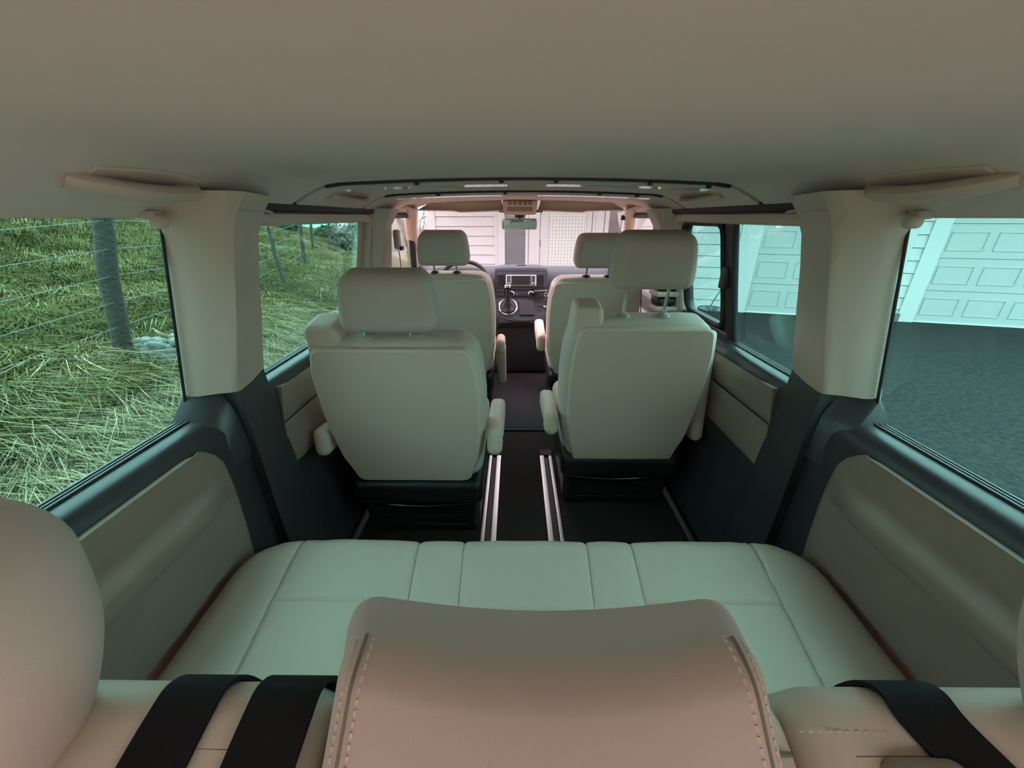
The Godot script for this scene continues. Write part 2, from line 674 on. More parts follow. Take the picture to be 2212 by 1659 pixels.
	b = MB.new()
	column(b, s, [[-0.05, [[0.93, -0.44], [0.72, -0.44], [0.72, -0.06], [0.80, -0.03], [0.93, -0.03]]], [0.70, [[0.93, -0.44], [0.74, -0.44], [0.76, -0.07], [0.84, -0.03], [0.93, -0.03]]], [1.26, [[0.84, -0.44], [0.63, -0.44], [0.65, -0.07], [0.74, -0.03], [0.84, -0.03]]], [1.36, [[0.80, -0.44], [0.58, -0.44], [0.60, -0.07], [0.70, -0.03], [0.80, -0.03]]]])
	obj("pillar_cover", b, M.trim, pd, 40)

	# rear side window
	var nm := ["window_1", "window_2", "window_3"] if left else ["window_4", "window_5", "window_6"]
	var wr := thing(nm[0], "teal-tinted rear side window looking onto %s" % ("the fence post and dry grass" if left else "the garage door by its corner board"), "window", Vector3.ZERO, "", "structure")
	pane(wr, s, -0.12, 0.93, 0.725, 1.235, M.tint, 0.006)
	gasket(wr, s, -0.05, 0.857, 0.735, 1.225)
	var wm := thing(nm[1], ("teal-tinted fixed middle window looking onto field and bushes" if left else "teal-tinted sliding middle window with a black latch bar"), "window", Vector3.ZERO, "", "structure")
	if left:
		pane(wm, s, 1.0, 2.06, 0.725, 1.22, M.tint, 0.006)
		gasket(wm, s, 1.098, 1.985, 0.735, 1.19)
	else:
		pane(wm, s, 1.0, 1.52, 0.725, 1.22, M.tint, 0.006)
		pane(wm, s, 1.50, 2.06, 0.725, 1.22, M.tint, 0.006, 0.012)
		gasket(wm, s, 1.098, 1.985, 0.735, 1.19)
		# black bar and latch of the sliding pane
		b = MB.new()
		b.tube([P(glass_x(0.728) - 0.014, 0.728, 1.53), P(glass_x(0.95) - 0.016, 0.95, 1.53), P(glass_x(1.2) - 0.014, 1.20, 1.53)], 0.036, 12, false, Vector3.RIGHT, 1.0, 0.36, 3.5)
		obj("slider_bar", b, M.black, wm)
		b = MB.new()
		b.rbox(P(glass_x(0.985) - 0.034, 0.985, 1.545), Vector3(0.022, 0.085, 0.045), 0.008, 2)
		obj("latch", b, M.black, wm)
		# black surround of the sliding pane with round corners
		b = MB.new()
		var loop := []
		for q in arcs([Vector2(1.57, 0.775), Vector2(1.945, 0.775), Vector2(1.945, 1.182), Vector2(1.57, 1.182)], 0.06, 5):
			loop.append(P(glass_x(q.y) - 0.012, q.y, q.x))
		b.tube(loop, 0.022, 8, true, Vector3.RIGHT, 0.7, 1.2)
		obj("slider_frame", b, M.black, wm)
		b = MB.new()
		b.rbox(P(glass_x(0.74) - 0.012, 0.742, 1.76), Vector3(0.05, 0.05, 0.46), 0.012, 2)
		obj("slider_sill", b, M.charcoal, wm)
	# beige inner frame of the middle window: header and front upright
	b = MB.new()
	b.tube(smooth([P(s * 0.745, 1.197, 1.10), P(s * 0.742, 1.198, 1.6), P(s * 0.742, 1.198, 1.95), P(s * 0.752, 1.172, 2.0), P(s * 0.77, 1.10, 2.005), P(s * 0.79, 0.98, 2.005), P(s * 0.83, 0.72, 2.0)], 6), 0.026, 12, false, Vector3.RIGHT, 0.75, 1.0, 3.0)
	obj("inner_frame", b, M.trim, wm)
	b = MB.new()
	b.rbox(P(s * 0.795, 1.19, 1.55), Vector3(0.09, 0.02, 0.96), 0.006, 1)
	obj("frame_soffit", b, M.rubber, wm)
	# black gap above the frame
	b = MB.new()
	b.rbox(P(s * 0.752, 1.232, 1.56), Vector3(0.09, 0.032, 0.90), 0.01, 2)
	obj("seal", b, M.rubber, wm)
	if left:
		# pale edge trim at the front of the pane
		b = MB.new()
		b.rbox(P(s * (glass_x(0.97) - 0.010), 0.97, 1.965), Vector3(0.008, 0.46, 0.07), 0.003, 1, 1, Basis(Vector3.BACK, -0.21))
		obj("edge_trim", b, M.trim, wm)

	# pillar behind the front door
	var pb := thing("trim_%d" % (3 if left else 4), "beige pillar trim behind the front %s" % ("seat with belt loop by steering wheel side" if left else "seat with two slots low down"), "pillar", Vector3.ZERO, "", "structure")
	b = MB.new()
	column(b, s, [[-0.02, [[0.89, 2.0], [0.73, 2.0], [0.72, 2.06], [0.72, 2.2], [0.75, 2.26], [0.89, 2.27]]], [0.70, [[0.885, 2.0], [0.775, 2.01], [0.745, 2.06], [0.745, 2.2], [0.78, 2.26], [0.885, 2.27]]], [1.16, [[0.790, 2.01], [0.73, 2.02], [0.685, 2.07], [0.685, 2.18], [0.72, 2.24], [0.795, 2.25]]], [1.24, [[0.775, 1.98], [0.70, 2.0], [0.64, 2.06], [0.64, 2.2], [0.68, 2.28], [0.78, 2.3]]]])
	obj("pillar_cover", b, M.trim, pb, 40)
	b = MB.new()
	b.tube([P(s * 0.722, 1.14, 2.035), P(s * 0.757, 0.72, 2.035)], 0.003, 6)
	obj("edge_bead", b, M.rubber, pb)
	if not left:
		for k in 2:
			b = MB.new()
			b.rbox(P(0.742, 0.80 + k * 0.075, 2.035), Vector3(0.10, 0.05, 0.10), 0.02, 3)
			obj("slot", b, M.black, pb)
			b = MB.new()
			b.rbox(P(0.738, 0.765 + k * 0.075, 2.03), Vector3(0.12, 0.026, 0.115), 0.01, 2)
			obj("slot_rim", b, M.trim, pb)
	# belt hung on it
	var bl := thing("seat_belt", "dark seat belt hanging from its loop on the pillar behind %s" % ("driver's headrest" if left else "passenger's headrest"), "seat belt", P(s * 0.69, 0, 2.22), "front seat belts")
	b = MB.new()
	b.strap(smooth([Vector3(-s * 0.005, 1.07, -0.02), Vector3(-s * 0.008, 0.95, -0.04), Vector3(s * 0.02, 0.6, -0.03), Vector3(s * 0.03, 0.1, 0.0)], 4), Vector3(s * 0.25, 0, -1), 0.046, 0.003)
	obj("webbing", b, M.webbing, bl)
	b = MB.new()
	b.rbox(Vector3(-s * 0.012, 1.09, -0.01), Vector3(0.03, 0.10, 0.055), 0.012, 3)
	obj("belt_loop", b, M.plastic, bl)
	b = MB.new()
	b.rbox(Vector3(-s * 0.03, 1.045, -0.02), Vector3(0.014, 0.022, 0.05), 0.005, 2)
	obj("loop_slot", b, M.black, bl)

	# front door: lower part and clear pane
	var fd := thing("door_%d" % (1 if left else 2), "front van door by %s with charcoal lining" % ("the driver's seat" if left else "the front passenger seat"), "door", Vector3.ZERO, "", "structure")
	b = MB.new()
	along(b, s, [[0.95, -0.08], [0.74, -0.08], [0.74, 0.30], [0.77, 0.62], [0.80, 0.74], [0.815, 0.755], [0.95, 0.755]], 2.26, 3.45)
	obj("lining", b, M.charcoal, fd, 30)
	b = MB.new()
	b.rbox(P(s * 0.765, 0.60, 2.75), Vector3(0.06, 0.14, 0.9), 0.02, 2)
	obj("arm_ledge", b, M.panel, fd)
	b = MB.new()
	var dl := []
	for q in arcs([Vector2(2.30, 0.73), Vector2(3.24, 0.73), Vector2(2.86, 1.215), Vector2(2.30, 1.215)], [0.02, 0.05, 0.10, 0.02], 5):
		dl.append(P(s * (glass_x(q.y) - 0.012), q.y, q.x))
	b.tube(dl, 0.024, 8, true, Vector3.RIGHT, 0.8, 1.0)
	obj("window_frame", b, M.black, fd)
	b = MB.new()
	var dl2 := []
	for q in arcs([Vector2(2.27, 0.71), Vector2(3.29, 0.71), Vector2(2.875, 1.238), Vector2(2.27, 1.238)], [0.02, 0.05, 0.10, 0.02], 5):
		dl2.append(P(s * (glass_x(q.y) - 0.02), q.y, q.x))
	b.tube(dl2, 0.014, 8, true, Vector3.RIGHT, 0.8, 1.0)
	obj("frame_seal", b, M.trim, fd)
	var wf := thing(nm[2], "clear front door window %s" % ("beside the driver's headrest" if left else "next to the hanging black tag"), "window", Vector3.ZERO, "", "structure")
	pane(wf, s, 2.22, 3.30, 0.725, 1.24, M.clear, 0.004)

# a leaning pane in the window plane, a thin solid of glass
func pane(parent: Node3D, s: float, d0: float, d1: float, y0: float, y1: float, m: Material, th: float, inset := 0.0) -> void:
	var b := MB.new()
	var n := Vector3(s * 0.978, 0.209, 0)
	var p := []
	for y in [y0, y1]:
		var x := glass_x(y) - inset
		var q := [P(s * x, y, d0), P(s * x, y, d0) + n * th, P(s * x, y, d1) + n * th, P(s * x, y, d1)]
		if s < 0:
			q.reverse()
		p.append_array(q)
	b.hexa(p)
	obj("glass_pane", b, m, parent, 10)

func gasket(parent: Node3D, s: float, d0: float, d1: float, y0: float, y1: float) -> void:
	var b := MB.new()
	var loop := []
	for q in arcs([Vector2(d0, y0), Vector2(d1, y0), Vector2(d1, y1), Vector2(d0, y1)], 0.045, 6):
		loop.append(P(s * (glass_x(q.y) - 0.002), q.y, q.x))
	b.tube(loop, 0.0035, 8, true, Vector3.RIGHT, 1.0, 1.0)
	obj("rubber_gasket", b, M.rubber, parent)

# headliner height over the half section at distance d
func roof_y(x: float, d: float) -> float:
	var a := absf(x)
	var c := curve([[-0.5, 1.296], [0.0, 1.304], [0.6, 1.308], [1.4, 1.308], [2.2, 1.306], [2.5, 1.304], [2.72, 1.298]], d)
	var edge := curve([[0.0, 1.2], [2.1, 1.2], [2.4, 1.21], [2.75, 1.22]], d)
	# flat crown, then a soft cove down to the window tops
	var t := clampf((a - 0.57) / 0.194, 0.0, 1.0)
	return lerpf(c - 0.016 * a * a / 0.36, edge, pow(t, 1.6)) if a < 0.764 else edge

func van_ceiling() -> void:
	var ce := thing("ceiling", "beige fabric headliner of the van with rolled edges above the side windows", "ceiling", Vector3.ZERO, "", "structure")
	var xs := []
	for i in 41:
		var t := i / 20.0 - 1.0
		xs.append(signf(t) * 0.764 * (1.0 - pow(1.0 - absf(t), 1.25)))
	var ds := [-0.44, -0.2, 0.0, 0.15, 0.3, 0.45, 0.6, 0.75, 0.9, 1.05, 1.2, 1.27]
	var b := MB.new()
	_liner(b, xs, ds)
	obj("headliner", b, M.headliner, ce, 60)
	b = MB.new()
	_liner(b, xs, [1.30, 1.40, 1.5, 1.6, 1.7, 1.8, 1.84])
	obj("middle_headliner", b, M.headliner, ce, 60)
	b = MB.new()
	_liner(b, xs, [1.87, 1.95, 2.05, 2.15, 2.25, 2.35, 2.45, 2.52, 2.60, 2.68, 2.74])
	obj("front_headliner", b, M.headliner, ce, 60)
	# closed roof skin above
	b = MB.new()
	b.box(P(0, 1.375, 1.16), Vector3(1.70, 0.03, 3.2))
	obj("roof_skin", b, M.paint, ce)
	for s in [-1.0, 1.0]:
		b = MB.new()
		along(b, s, [[0.764, 1.199], [0.80, 1.224], [0.88, 1.25], [0.88, 1.33], [0.82, 1.39], [0.74, 1.39], [0.74, 1.34], [0.77, 1.28]], -0.44, 2.76)
		obj("roof_rail", b, M.trim, ce, 30)

func tailgate() -> void:
	# the open tailgate, out of view overhead, shades the seats from the high sky
	var t := thing("tailgate", "raised tailgate of the van, out of view above the open rear end", "tailgate", P(0, 1.37, -0.47))
	var tilt := Basis(Vector3.RIGHT, -0.20)
	var b := MB.new()
	for q in [[0.0, 0.06, 1.62, 0.12], [-0.74, 0.38, 0.14, 0.54], [0.74, 0.38, 0.14, 0.54], [0.0, 0.98, 1.62, 0.68]]:
		b.rbox(tilt * Vector3(q[0], 0, q[1]), Vector3(q[2], 0.06, q[3]), 0.02, 2, 1, tilt)
	obj("door_shell", b, M.charcoal, t)
	b = MB.new()
	b.box(tilt * Vector3(0, 0.01, 0.38), Vector3(1.36, 0.005, 0.56), tilt)
	obj("rear_pane", b, M.tint, t)

func _liner(b: MB, xs: Array, ds: Array) -> void:
	var rows := []
	for d in ds:
		var row := PackedVector3Array()
		for x in xs:
			row.append(P(x, roof_y(x, d), d))
		rows.append(row)
	rows.reverse()
	b.sheet(rows, 0.02)

func van_front() -> void:
	# windscreen, A pillars, header and visors
	var ws := thing("window_7", "clear windscreen looking onto the white house front", "window", Vector3.ZERO, "", "structure")
	var b := MB.new()
	var p0 := [P(-0.72, 1.275, 2.72), P(0.72, 1.275, 2.72), P(0.84, 0.80, 3.42), P(-0.84, 0.80, 3.42)]
	var n := Vector3(0, 0.82, -0.57)
	b.hexa([p0[0], p0[1], p0[2], p0[3], p0[0] + n * 0.005, p0[1] + n * 0.005, p0[2] + n * 0.005, p0[3] + n * 0.005])
	obj("glass_pane", b, M.clear, ws, 10)
	for s in [-1.0, 1.0]:
		b = MB.new()
		b.tube(smooth([P(s * 0.70, 1.30, 2.58), P(s * 0.712, 1.258, 2.74), P(s * 0.757, 1.16, 2.89), P(s * 0.80, 1.02, 3.09), P(s * 0.84, 0.78, 3.40)], 5), 0.05, 12, false, Vector3.RIGHT, 1.0, 0.9, 2.6)
		var t := thing("trim_%d" % (5 if s < 0 else 6), "beige windscreen pillar %s" % ("on the bare-tree side of the windscreen" if s < 0 else "on the windscreen side with the hanging tag"), "pillar", Vector3.ZERO, "", "structure")
		obj("pillar_cover", b, M.trim, t)
	# bonnet and nose of the van outside the windscreen
	var bo := thing("van_bonnet", "dark painted van bonnet below the windscreen", "bonnet")
	b = MB.new()
	var rows := []
	for i in 9:
		var t := i / 8.0
		var row := PackedVector3Array()
		for j in 9:
			var u := j / 4.0 - 1.0
			row.append(P(u * 0.86, 0.76 - 0.30 * t * t - 0.05 * u * u, 3.42 + 0.62 * t - 0.10 * u * u * t))
		rows.append(row)
	b.sheet(rows, 0.05)
	obj("hood", b, M.paint, bo)
	b = MB.new()
	b.rbox(P(0, 0.10, 4.0), Vector3(1.74, 0.62, 0.16), 0.06, 3)
	obj("nose", b, M.paint, bo)
	b = MB.new()
	b.box(P(0, 0.3, 3.44), Vector3(1.8, 0.95, 0.04))
	obj("firewall", b, M.rubber, bo)
	# the rest of the body: a skin under the floor so that no light comes from below
	var un := thing("wall_under", "dark underbody of the van above the driveway", "underbody", Vector3.ZERO, "", "structure")
	b = MB.new()
	b.rbox(P(0, -0.14, 1.75), Vector3(1.8, 0.1, 4.4), 0.03, 1)
	obj("underbody", b, M.rubber, un)
	b = MB.new()
	for s in [-1, 1]:
		for d in [0.35, 3.3]:
			b = MB.new()
			b.lathe([[0.0, -0.11], [0.20, -0.11], [0.30, -0.10], [0.325, -0.06], [0.325, 0.06], [0.30, 0.10], [0.20, 0.11], [0.0, 0.11]], 24, P(s * 0.80, -0.175, d), Basis(Vector3.BACK, PI / 2))
			obj("wheel", b, M.rubber, un)

# ---------------------------------------------------------------- rear bench
func bench() -> void:
	var t := thing("rear_bench", "wide beige leather rear bench nearest the camera, sewn cushion and stitched headrests", "bench", P(0, 0, 0.45))
	var o := P(0, 0, 0.45)
	var bend := FastNoiseLite.new()
	bend.seed = 21
	bend.frequency = 9.0
	# sewn fields of the cushion: [edges front, edges back], and the seam across (0 = none)
	var xf := [-0.742, -0.606, -0.290, -0.170, 0.158, 0.277, 0.598, 0.742]
	var xb := [-0.732, -0.570, -0.264, -0.152, 0.134, 0.246, 0.546, 0.730]
	var us := [0.0, 0.012, 0.03, 0.07, 0.16, 0.27, 0.38, 0.5, 0.62, 0.73, 0.84, 0.93, 0.97, 0.988, 1.0]
	for c in 7:
		var cuts := [0.33, 0.605, 1.2] if c in [1, 5] else [0.33, 0.582, 1.2] if c == 3 else [0.33, 1.2]
		for h in cuts.size() - 1:
			var b := MB.new()
			var rows := []
			var n := 34 if cuts.size() == 2 else 22
			var tvs := [0.0, 0.006, 0.014, 0.028]             # rows bunched near the seams
			for i in n:
				tvs.append(lerpf(0.05, 0.95, i / (n - 1.0)))
			tvs.append_array([0.972, 0.986, 0.994, 1.0])
			for tv in tvs:
				var q := lerpf(cuts[h], cuts[h + 1], tv)      # distance run: back to front, then down the face
				var row := PackedVector3Array()
				for u in us:
					var dd := minf(q, 0.80)
					var k := clampf((dd - 0.43) / 0.36, -0.3, 1.0)
					var x := lerpf(lerpf(xb[c], xf[c], k), lerpf(xb[c + 1], xf[c + 1], k), u)
					row.append(_cushion(x, q, u, c, minf(tv if h > 0 else 1.0, (1.0 - tv) if h < cuts.size() - 2 else 1.0) * (cuts[h + 1] - cuts[h]), minf(u, 1 - u) * (xf[c + 1] - xf[c]), bend) - o)
				rows.append(row)
			b.grid(rows)
			obj("cushion_field", b, M.leather, t, 70)
	# solid body of the seat below
	var b2 := MB.new()
	b2.rbox(P(0, 0.22, 0.545) - o, Vector3(1.40, 0.24, 0.42), 0.03, 2)
	obj("seat_body", b2, M.shell, t)
	b2 = MB.new()
	b2.rbox(P(0, 0.06, 0.50) - o, Vector3(1.30, 0.12, 0.40), 0.02, 2)
	obj("plinth", b2, M.black, t)
	# backrest: three upholstered sections leaning back
	var up := (P(0, 0.83, 0.175) - P(0, 0.40, 0.345)).normalized()
	var basis := Basis(Vector3.RIGHT, up, Vector3.RIGHT.cross(up))
	for c in [[-0.459, 0.54], [0.0, 0.376], [0.459, 0.54]]:
		var b := MB.new()
		b.rbox(P(c[0], 0.60, 0.215) - o, Vector3(c[1], 0.46, 0.15), 0.032, 3, 6, basis, func(p: Vector3) -> Vector3: return p + Vector3(0, 0.006 * cos(p.x * 6.0) * ss(0.1, 0.22, p.y), 0))
		obj("backrest", b, M.leather, t)
	# seams and stitches that run along the top of the backrest
	for q in [[0.8262, 0.158], [0.8180, 0.138]]:
		for c in [[-0.69, -0.212], [-0.188, 0.188], [0.212, 0.69]]:
			var b := MB.new()
			var line := []
			for k in 13:
				var x := lerpf(c[0] + 0.012, c[1] - 0.012, k / 12.0)
				line.append(P(x, q[0] - 0.0035 + 0.006 * cos((x - (c[0] + c[1]) / 2) * 6.0), q[1]) - o)
			b.tube(line, 0.0020, 6)
			obj("top_seam", b, M.seam, t)
	var b3 := MB.new()
	for k in 46:
		var x := 0.19 + k * 0.0072
		b3.rbox(P(x, 0.8312, 0.170) - o, Vector3(0.0042, 0.0018, 0.0012), 0.0006, 1)
	var stt := obj("top_stitches", b3, M.thread, t)
	stt.set_meta("kind", "stuff")
	# belt outlet block on the backrest top
	b3 = MB.new()
	b3.rbox(P(0.266, 0.818, 0.128) - o, Vector3(0.060, 0.026, 0.060), 0.012, 3, 1, basis)
	obj("release_block", b3, M.panel, t)
	# headrests
	_bench_headrest(t, P(-0.482, 0.915, 0.155) - o, 0.29, 0.25, "raised headrest at the bench end", false)
	_bench_headrest(t, P(0.480, 0.915, 0.155) - o, 0.29, 0.25, "raised headrest at the other bench end", false)
	_bench_headrest(t, P(-0.013, 0.872, 0.140) - o, 0.288, 0.17, "lowered middle headrest with contrast stitching", true)
	# belts over the backrest
	var belts := [[-0.303, -0.300, 0.050, "black seat belt draped over bench back beside the end headrest, field side"], [-0.224, -0.222, 0.054, "black seat belt draped over bench back right beside the middle headrest"], [0.314, 0.294, 0.052, "black seat belt draped over bench back on the driveway side"]]
	for q in belts:
		var bt := thing("seat_belt", q[3], "seat belt", P(q[0], 0.5, 0.15), "rear bench belts")
		var b := MB.new()
		b.strap(smooth([P(q[1], 0.50, 0.325) - bt.position, P(q[1], 0.72, 0.243) - bt.position, P(q[1], 0.810, 0.2155) - bt.position, P(q[1], 0.8375, 0.196) - bt.position, P(q[1], 0.8375, 0.173) - bt.position, P(q[0], 0.8225, 0.132) - bt.position, P(q[0], 0.806, 0.090) - bt.position, P(q[0] - 0.01, 0.765, 0.036) - bt.position, P(q[0] - 0.02, 0.50, 0.03) - bt.position], 5), Vector3.RIGHT, q[2], 0.004)
		obj("webbing", b, M.webbing, bt)

func _cushion(x: float, q: float, u: float, c: int, ed: float, eu: float, bend: FastNoiseLite) -> Vector3:
	var a := absf(x)
	# the front edge swings back at the rounded bench corners
	var front := 0.805 - 0.085 * pow(clampf((a - 0.60) / 0.145, 0, 1), 2.2)
	var r := 0.055
	var d := q
	var y := 0.40
	var lim := front - r
	var n := Vector3.UP
	if q > lim:
		var al := minf((q - lim) / r, PI / 2)
		d = lim + r * sin(al)
		y = 0.40 - r * (1 - cos(al))
		n = P(0, cos(al), sin(al))
		if q - lim > r * PI / 2:
			y -= (q - lim - r * PI / 2) * 0.75
	y += 0.012 * ss(0.45, 0.72, minf(q, lim)) - 0.006
	# rounded bench ends
	var e := clampf((a - 0.69) / 0.053, 0, 1)
	y -= 0.05 * (1.0 - sqrt(maxf(0.0, 1.0 - e * e)))
	var puff := 0.0045 * (1.0 - pow(absf(2 * u - 1), 3.0)) if c in [1, 3, 5] else 0.003 * (1.0 - pow(absf(2 * u - 1), 2.0))
	var g := clampf(minf(ed if c in [1, 3, 5] else 1.0, eu) / 0.009, 0, 1)
	var off := puff - 0.0055 * (1 - g) * (1 - g)
	# creases in the worn leather of the outer seats
	var wr := ss(0.35, 0.5, a) * ss(0.74, 0.6, a)
	off += 0.0036 * wr * bend.get_noise_3d(x * 1.6 + d * 1.1 * signf(x), d * 0.35, 0) * ss(0.3, 0.5, d)
	off += 0.0016 * bend.get_noise_3d(x * 0.4, d * 0.5, 7.0)
	return P(x, y, d) + n * off

# how a bench headrest's rounded block is pulled into shape
func _hr_shape(p: Vector3, w: float, h: float, low: bool) -> Vector3:
	var q := p
	var v := clampf(p.y / h + 0.5, 0.0, 1.0)
	if low:
		q.x *= 1.0 + v * lerpf(0.09, -0.13, ss(-0.055, 0.055, p.z))
		q.y -= 0.013 * cos(p.x / w * PI) * ss(0.5, 1.0, v)
	else:
		q.x *= 1.0 - 0.40 * pow(maxf(0.58 - v, 0.0) / 0.58, 1.6) - 0.20 * pow(maxf(v - 0.58, 0.0) / 0.42, 2.0)
	q.z += (0.012 if p.z > 0 else -0.010) * cos(p.x / w * PI) * cos(p.y / h * PI)
	return q

func _bench_headrest(t: Node3D, c: Vector3, w: float, h: float, label: String, stitched: bool) -> void:
	var tilt := Basis(Vector3.RIGHT, -0.62 if stitched else -0.22)
	var b := MB.new()
	var th := 0.115
	var r := 0.024 if stitched else 0.054
	b.rbox(c, Vector3(w, h, th), r, 5, 12, tilt, func(p: Vector3) -> Vector3: return _hr_shape(p, w, h, stitched))
	var hr := obj("headrest", b, M.cloth, t, 60)
	hr.set_meta("label", label)
	for s in [-1, 1]:
		b = MB.new()
		b.tube([c + tilt * Vector3(s * 0.06, -h / 2 + 0.02, -0.01), c + tilt * Vector3(s * 0.06, -h / 2 - 0.07, -0.01)], 0.006, 8)
		obj("headrest_post", b, M.chrome, t)
		if not stitched:
			continue
		# side seams with stitches that follow the headrest's edge: up the back face, round the top corner
		var lines := [[], [], []]
		for k in 41:
			var run := k / 40.0 * (h + 0.05)
			for e in 3:
				var x: float = s * (w / 2 - 0.015 + (e - 1) * 0.0060)
				var y := -h / 2 + run
				var z := th / 2
				# the corner towards the sides falls away by the block's own rounding
				var over := maxf(absf(x) - (w / 2 - r), 0.0)
				z = th / 2 - r + sqrt(maxf(r * r - over * over, 0.0))
				if y > h / 2 - r:
					var al := minf((y - (h / 2 - r)) / r, PI / 2)
					var rr := sqrt(maxf(r * r - over * over, 0.0))
					y = h / 2 - r + rr * sin(al)
					z = th / 2 - r + rr * cos(al)
				lines[e].append(c + tilt * _hr_shape(Vector3(x, y, z), w, h, true))
		b = MB.new()
		b.tube(lines[1], 0.0013, 6)
		obj("side_seam", b, M.seam, hr)
		b = MB.new()
		for k in 38:
			for e in [0, 2]:
				b.tube([lines[e][k], lines[e][k].lerp(lines[e][k + 1], 0.55)], 0.0010, 5)
		var st := obj("stitches", b, M.thread, hr)
		st.set_meta("kind", "stuff")

# ---------------------------------------------------------------- captain chairs
# top and foot of the backrest's rear face as [D, y]
func captain_chair(label: String, cx: float, top: Vector2, foot: Vector2, o: Dictionary) -> Node3D:
	var t := thing("captain_chair", label, "seat", P(cx, 0, foot.x + 0.10), "single leather chairs")
	var org := t.position
	var a := P(cx, top.y, top.x) - org
	var z0 := P(cx, foot.y, foot.x) - org
	var up := (a - z0).normalized()
	var L := (a - z0).length()
	var back := Vector3.RIGHT.cross(up)          # points to the rear
	var bs := Basis(Vector3.RIGHT, up, back)
	var mid := (a + z0) / 2
	var wide: float = o.get("wide", 0.25)
	var half := func(v: float) -> float: return wide * curve([[0.0, 0.86], [0.08, 0.90], [0.2, 1.0], [0.4, 1.055], [0.6, 1.07], [0.8, 1.05], [0.92, 1.0], [1.0, 0.94]], v)
	var b := MB.new()
	# upholstered backrest, wrapped round its edges
	b.rbox(mid - back * 0.066 - up * 0.006, Vector3(0.5, L - 0.002, 0.125), 0.045, 4, 8, bs, func(p: Vector3) -> Vector3:
		var v := clampf(p.y / L + 0.5, 0, 1)
		var q := p
		q.x = p.x / 0.25 * half.call(v) * 1.0
		q.z -= 0.03 * absf(p.x / 0.25) ** 2 * (1.0 if p.z < 0 else 0.0)
		q.y -= 0.02 * pow(absf(p.x / 0.25), 4) * ss(0.7, 1.0, v)
		return q)
	obj("backrest", b, M.leather, t, 60)
	# hard shell on its rear
	var poly := []
	for v in [0.0, 0.1, 0.2, 0.4, 0.6, 0.8, 0.960]:
		poly.append(Vector2(half.call(v) * o.get("shell_r", 0.94), (v - 0.5) * L))
	for v in [0.960, 0.8, 0.6, 0.4, 0.2, 0.1, 0.0]:
		poly.append(Vector2(-half.call(v) * o.get("shell_l", 0.97), (v - 0.5) * L))
	var rad := []
	for k in 14:
		rad.append(0.03 if k in [0, 6, 7, 13] else 0.02)
	b = MB.new()
	b.prism(arcs(poly, rad, 4), mid - back * 0.02, Vector3.RIGHT, up, back, 0.030, 0.006)
	obj("back_shell", b, M.shell, t, 25)
	# headrest
	var lift: float = o.get("lift", 0.02)
	var hw: float = o.get("hr_w", 0.14)
	var hh := 0.172
	var hc: Vector3 = a + up * (lift + hh / 2 + 0.012) - back * (0.055 + o.get("hr_fwd", 0.0))
	b = MB.new()
	b.rbox(hc, Vector3(hw * 2, hh, 0.11), 0.034, 4, 6, bs, func(p: Vector3) -> Vector3:
		var v := p.y / hh + 0.5
		var q := p
		q.x *= 1.0 - 0.14 * v * v + 0.02 * sin(v * PI)
		q.z += 0.014 * cos(p.x / hw * PI / 2) * sin(clampf(v, 0, 1) * PI) * signf(p.z)
		q.z -= 0.02 * v
		return q)
	obj("headrest", b, M.cloth, t, 60)
	for s in [-1, 1]:
		var px: float = s * o.get("post_gap", 0.062)
		b = MB.new()
		b.tube([hc + bs * Vector3(px, -hh / 2 + 0.02, -0.005), a + bs * Vector3(px, -0.04, -0.06)], 0.0065, 10)
		obj("headrest_post", b, M.chrome if o.get("chrome", false) else M.plastic, t)
		b = MB.new()
		b.lathe([[0.0, -0.004], [0.024, -0.004], [0.024, 0.004], [0.018, 0.010], [0.008, 0.012], [0.0, 0.012]], 16, a + bs * Vector3(px, -0.008, -0.06), bs)
		obj("post_collar", b, M.plastic if not o.get("dark", false) else M.charcoal, t)
	# belt guide on the shoulder
	if o.has("guide"):
		b = MB.new()
		b.rbox(a + bs * Vector3(o.guide, -0.020, -0.075), Vector3(0.115, 0.115, 0.12), 0.022, 3, 2, bs, func(p: Vector3) -> Vector3: return p + Vector3(0.012 * ss(-0.05, 0.05, p.y) * signf(p.x) * -0.6, 0, 0))
		obj("belt_guide", b, M.shell, t)
	# seat cushion and base
	b = MB.new()
	b.rbox(Vector3(0, 0.345, -0.17), Vector3(0.50, 0.15, 0.50), 0.05, 4, 2)
	obj("seat_cushion", b, M.leather, t)
	b = MB.new()
	b.rbox(Vector3(0, 0.225, -0.10), Vector3(0.50, 0.11, 0.44), 0.03, 3)
	obj("seat_pan", b, M.black, t)
	b = MB.new()
	b.rbox(Vector3(0, 0.10, -0.13), Vector3(0.46, 0.20, 0.42), 0.03, 3)
	obj("seat_base", b, M.black, t)
	b = MB.new()
	b.tube(smooth([Vector3(-0.22, 0.155, 0.075), Vector3(-0.11, 0.148, 0.086), Vector3(0, 0.145, 0.089), Vector3(0.11, 0.148, 0.086), Vector3(0.22, 0.155, 0.075)], 5), 0.012, 10)
	obj("base_lip", b, M.gloss, t)
	for k in 2:
		b = MB.new()
		b.rbox(Vector3(0, 0.045 + k * 0.05, 0.082), Vector3(0.36, 0.008, 0.008), 0.003, 1)
		obj("base_rib", b, M.black, t)
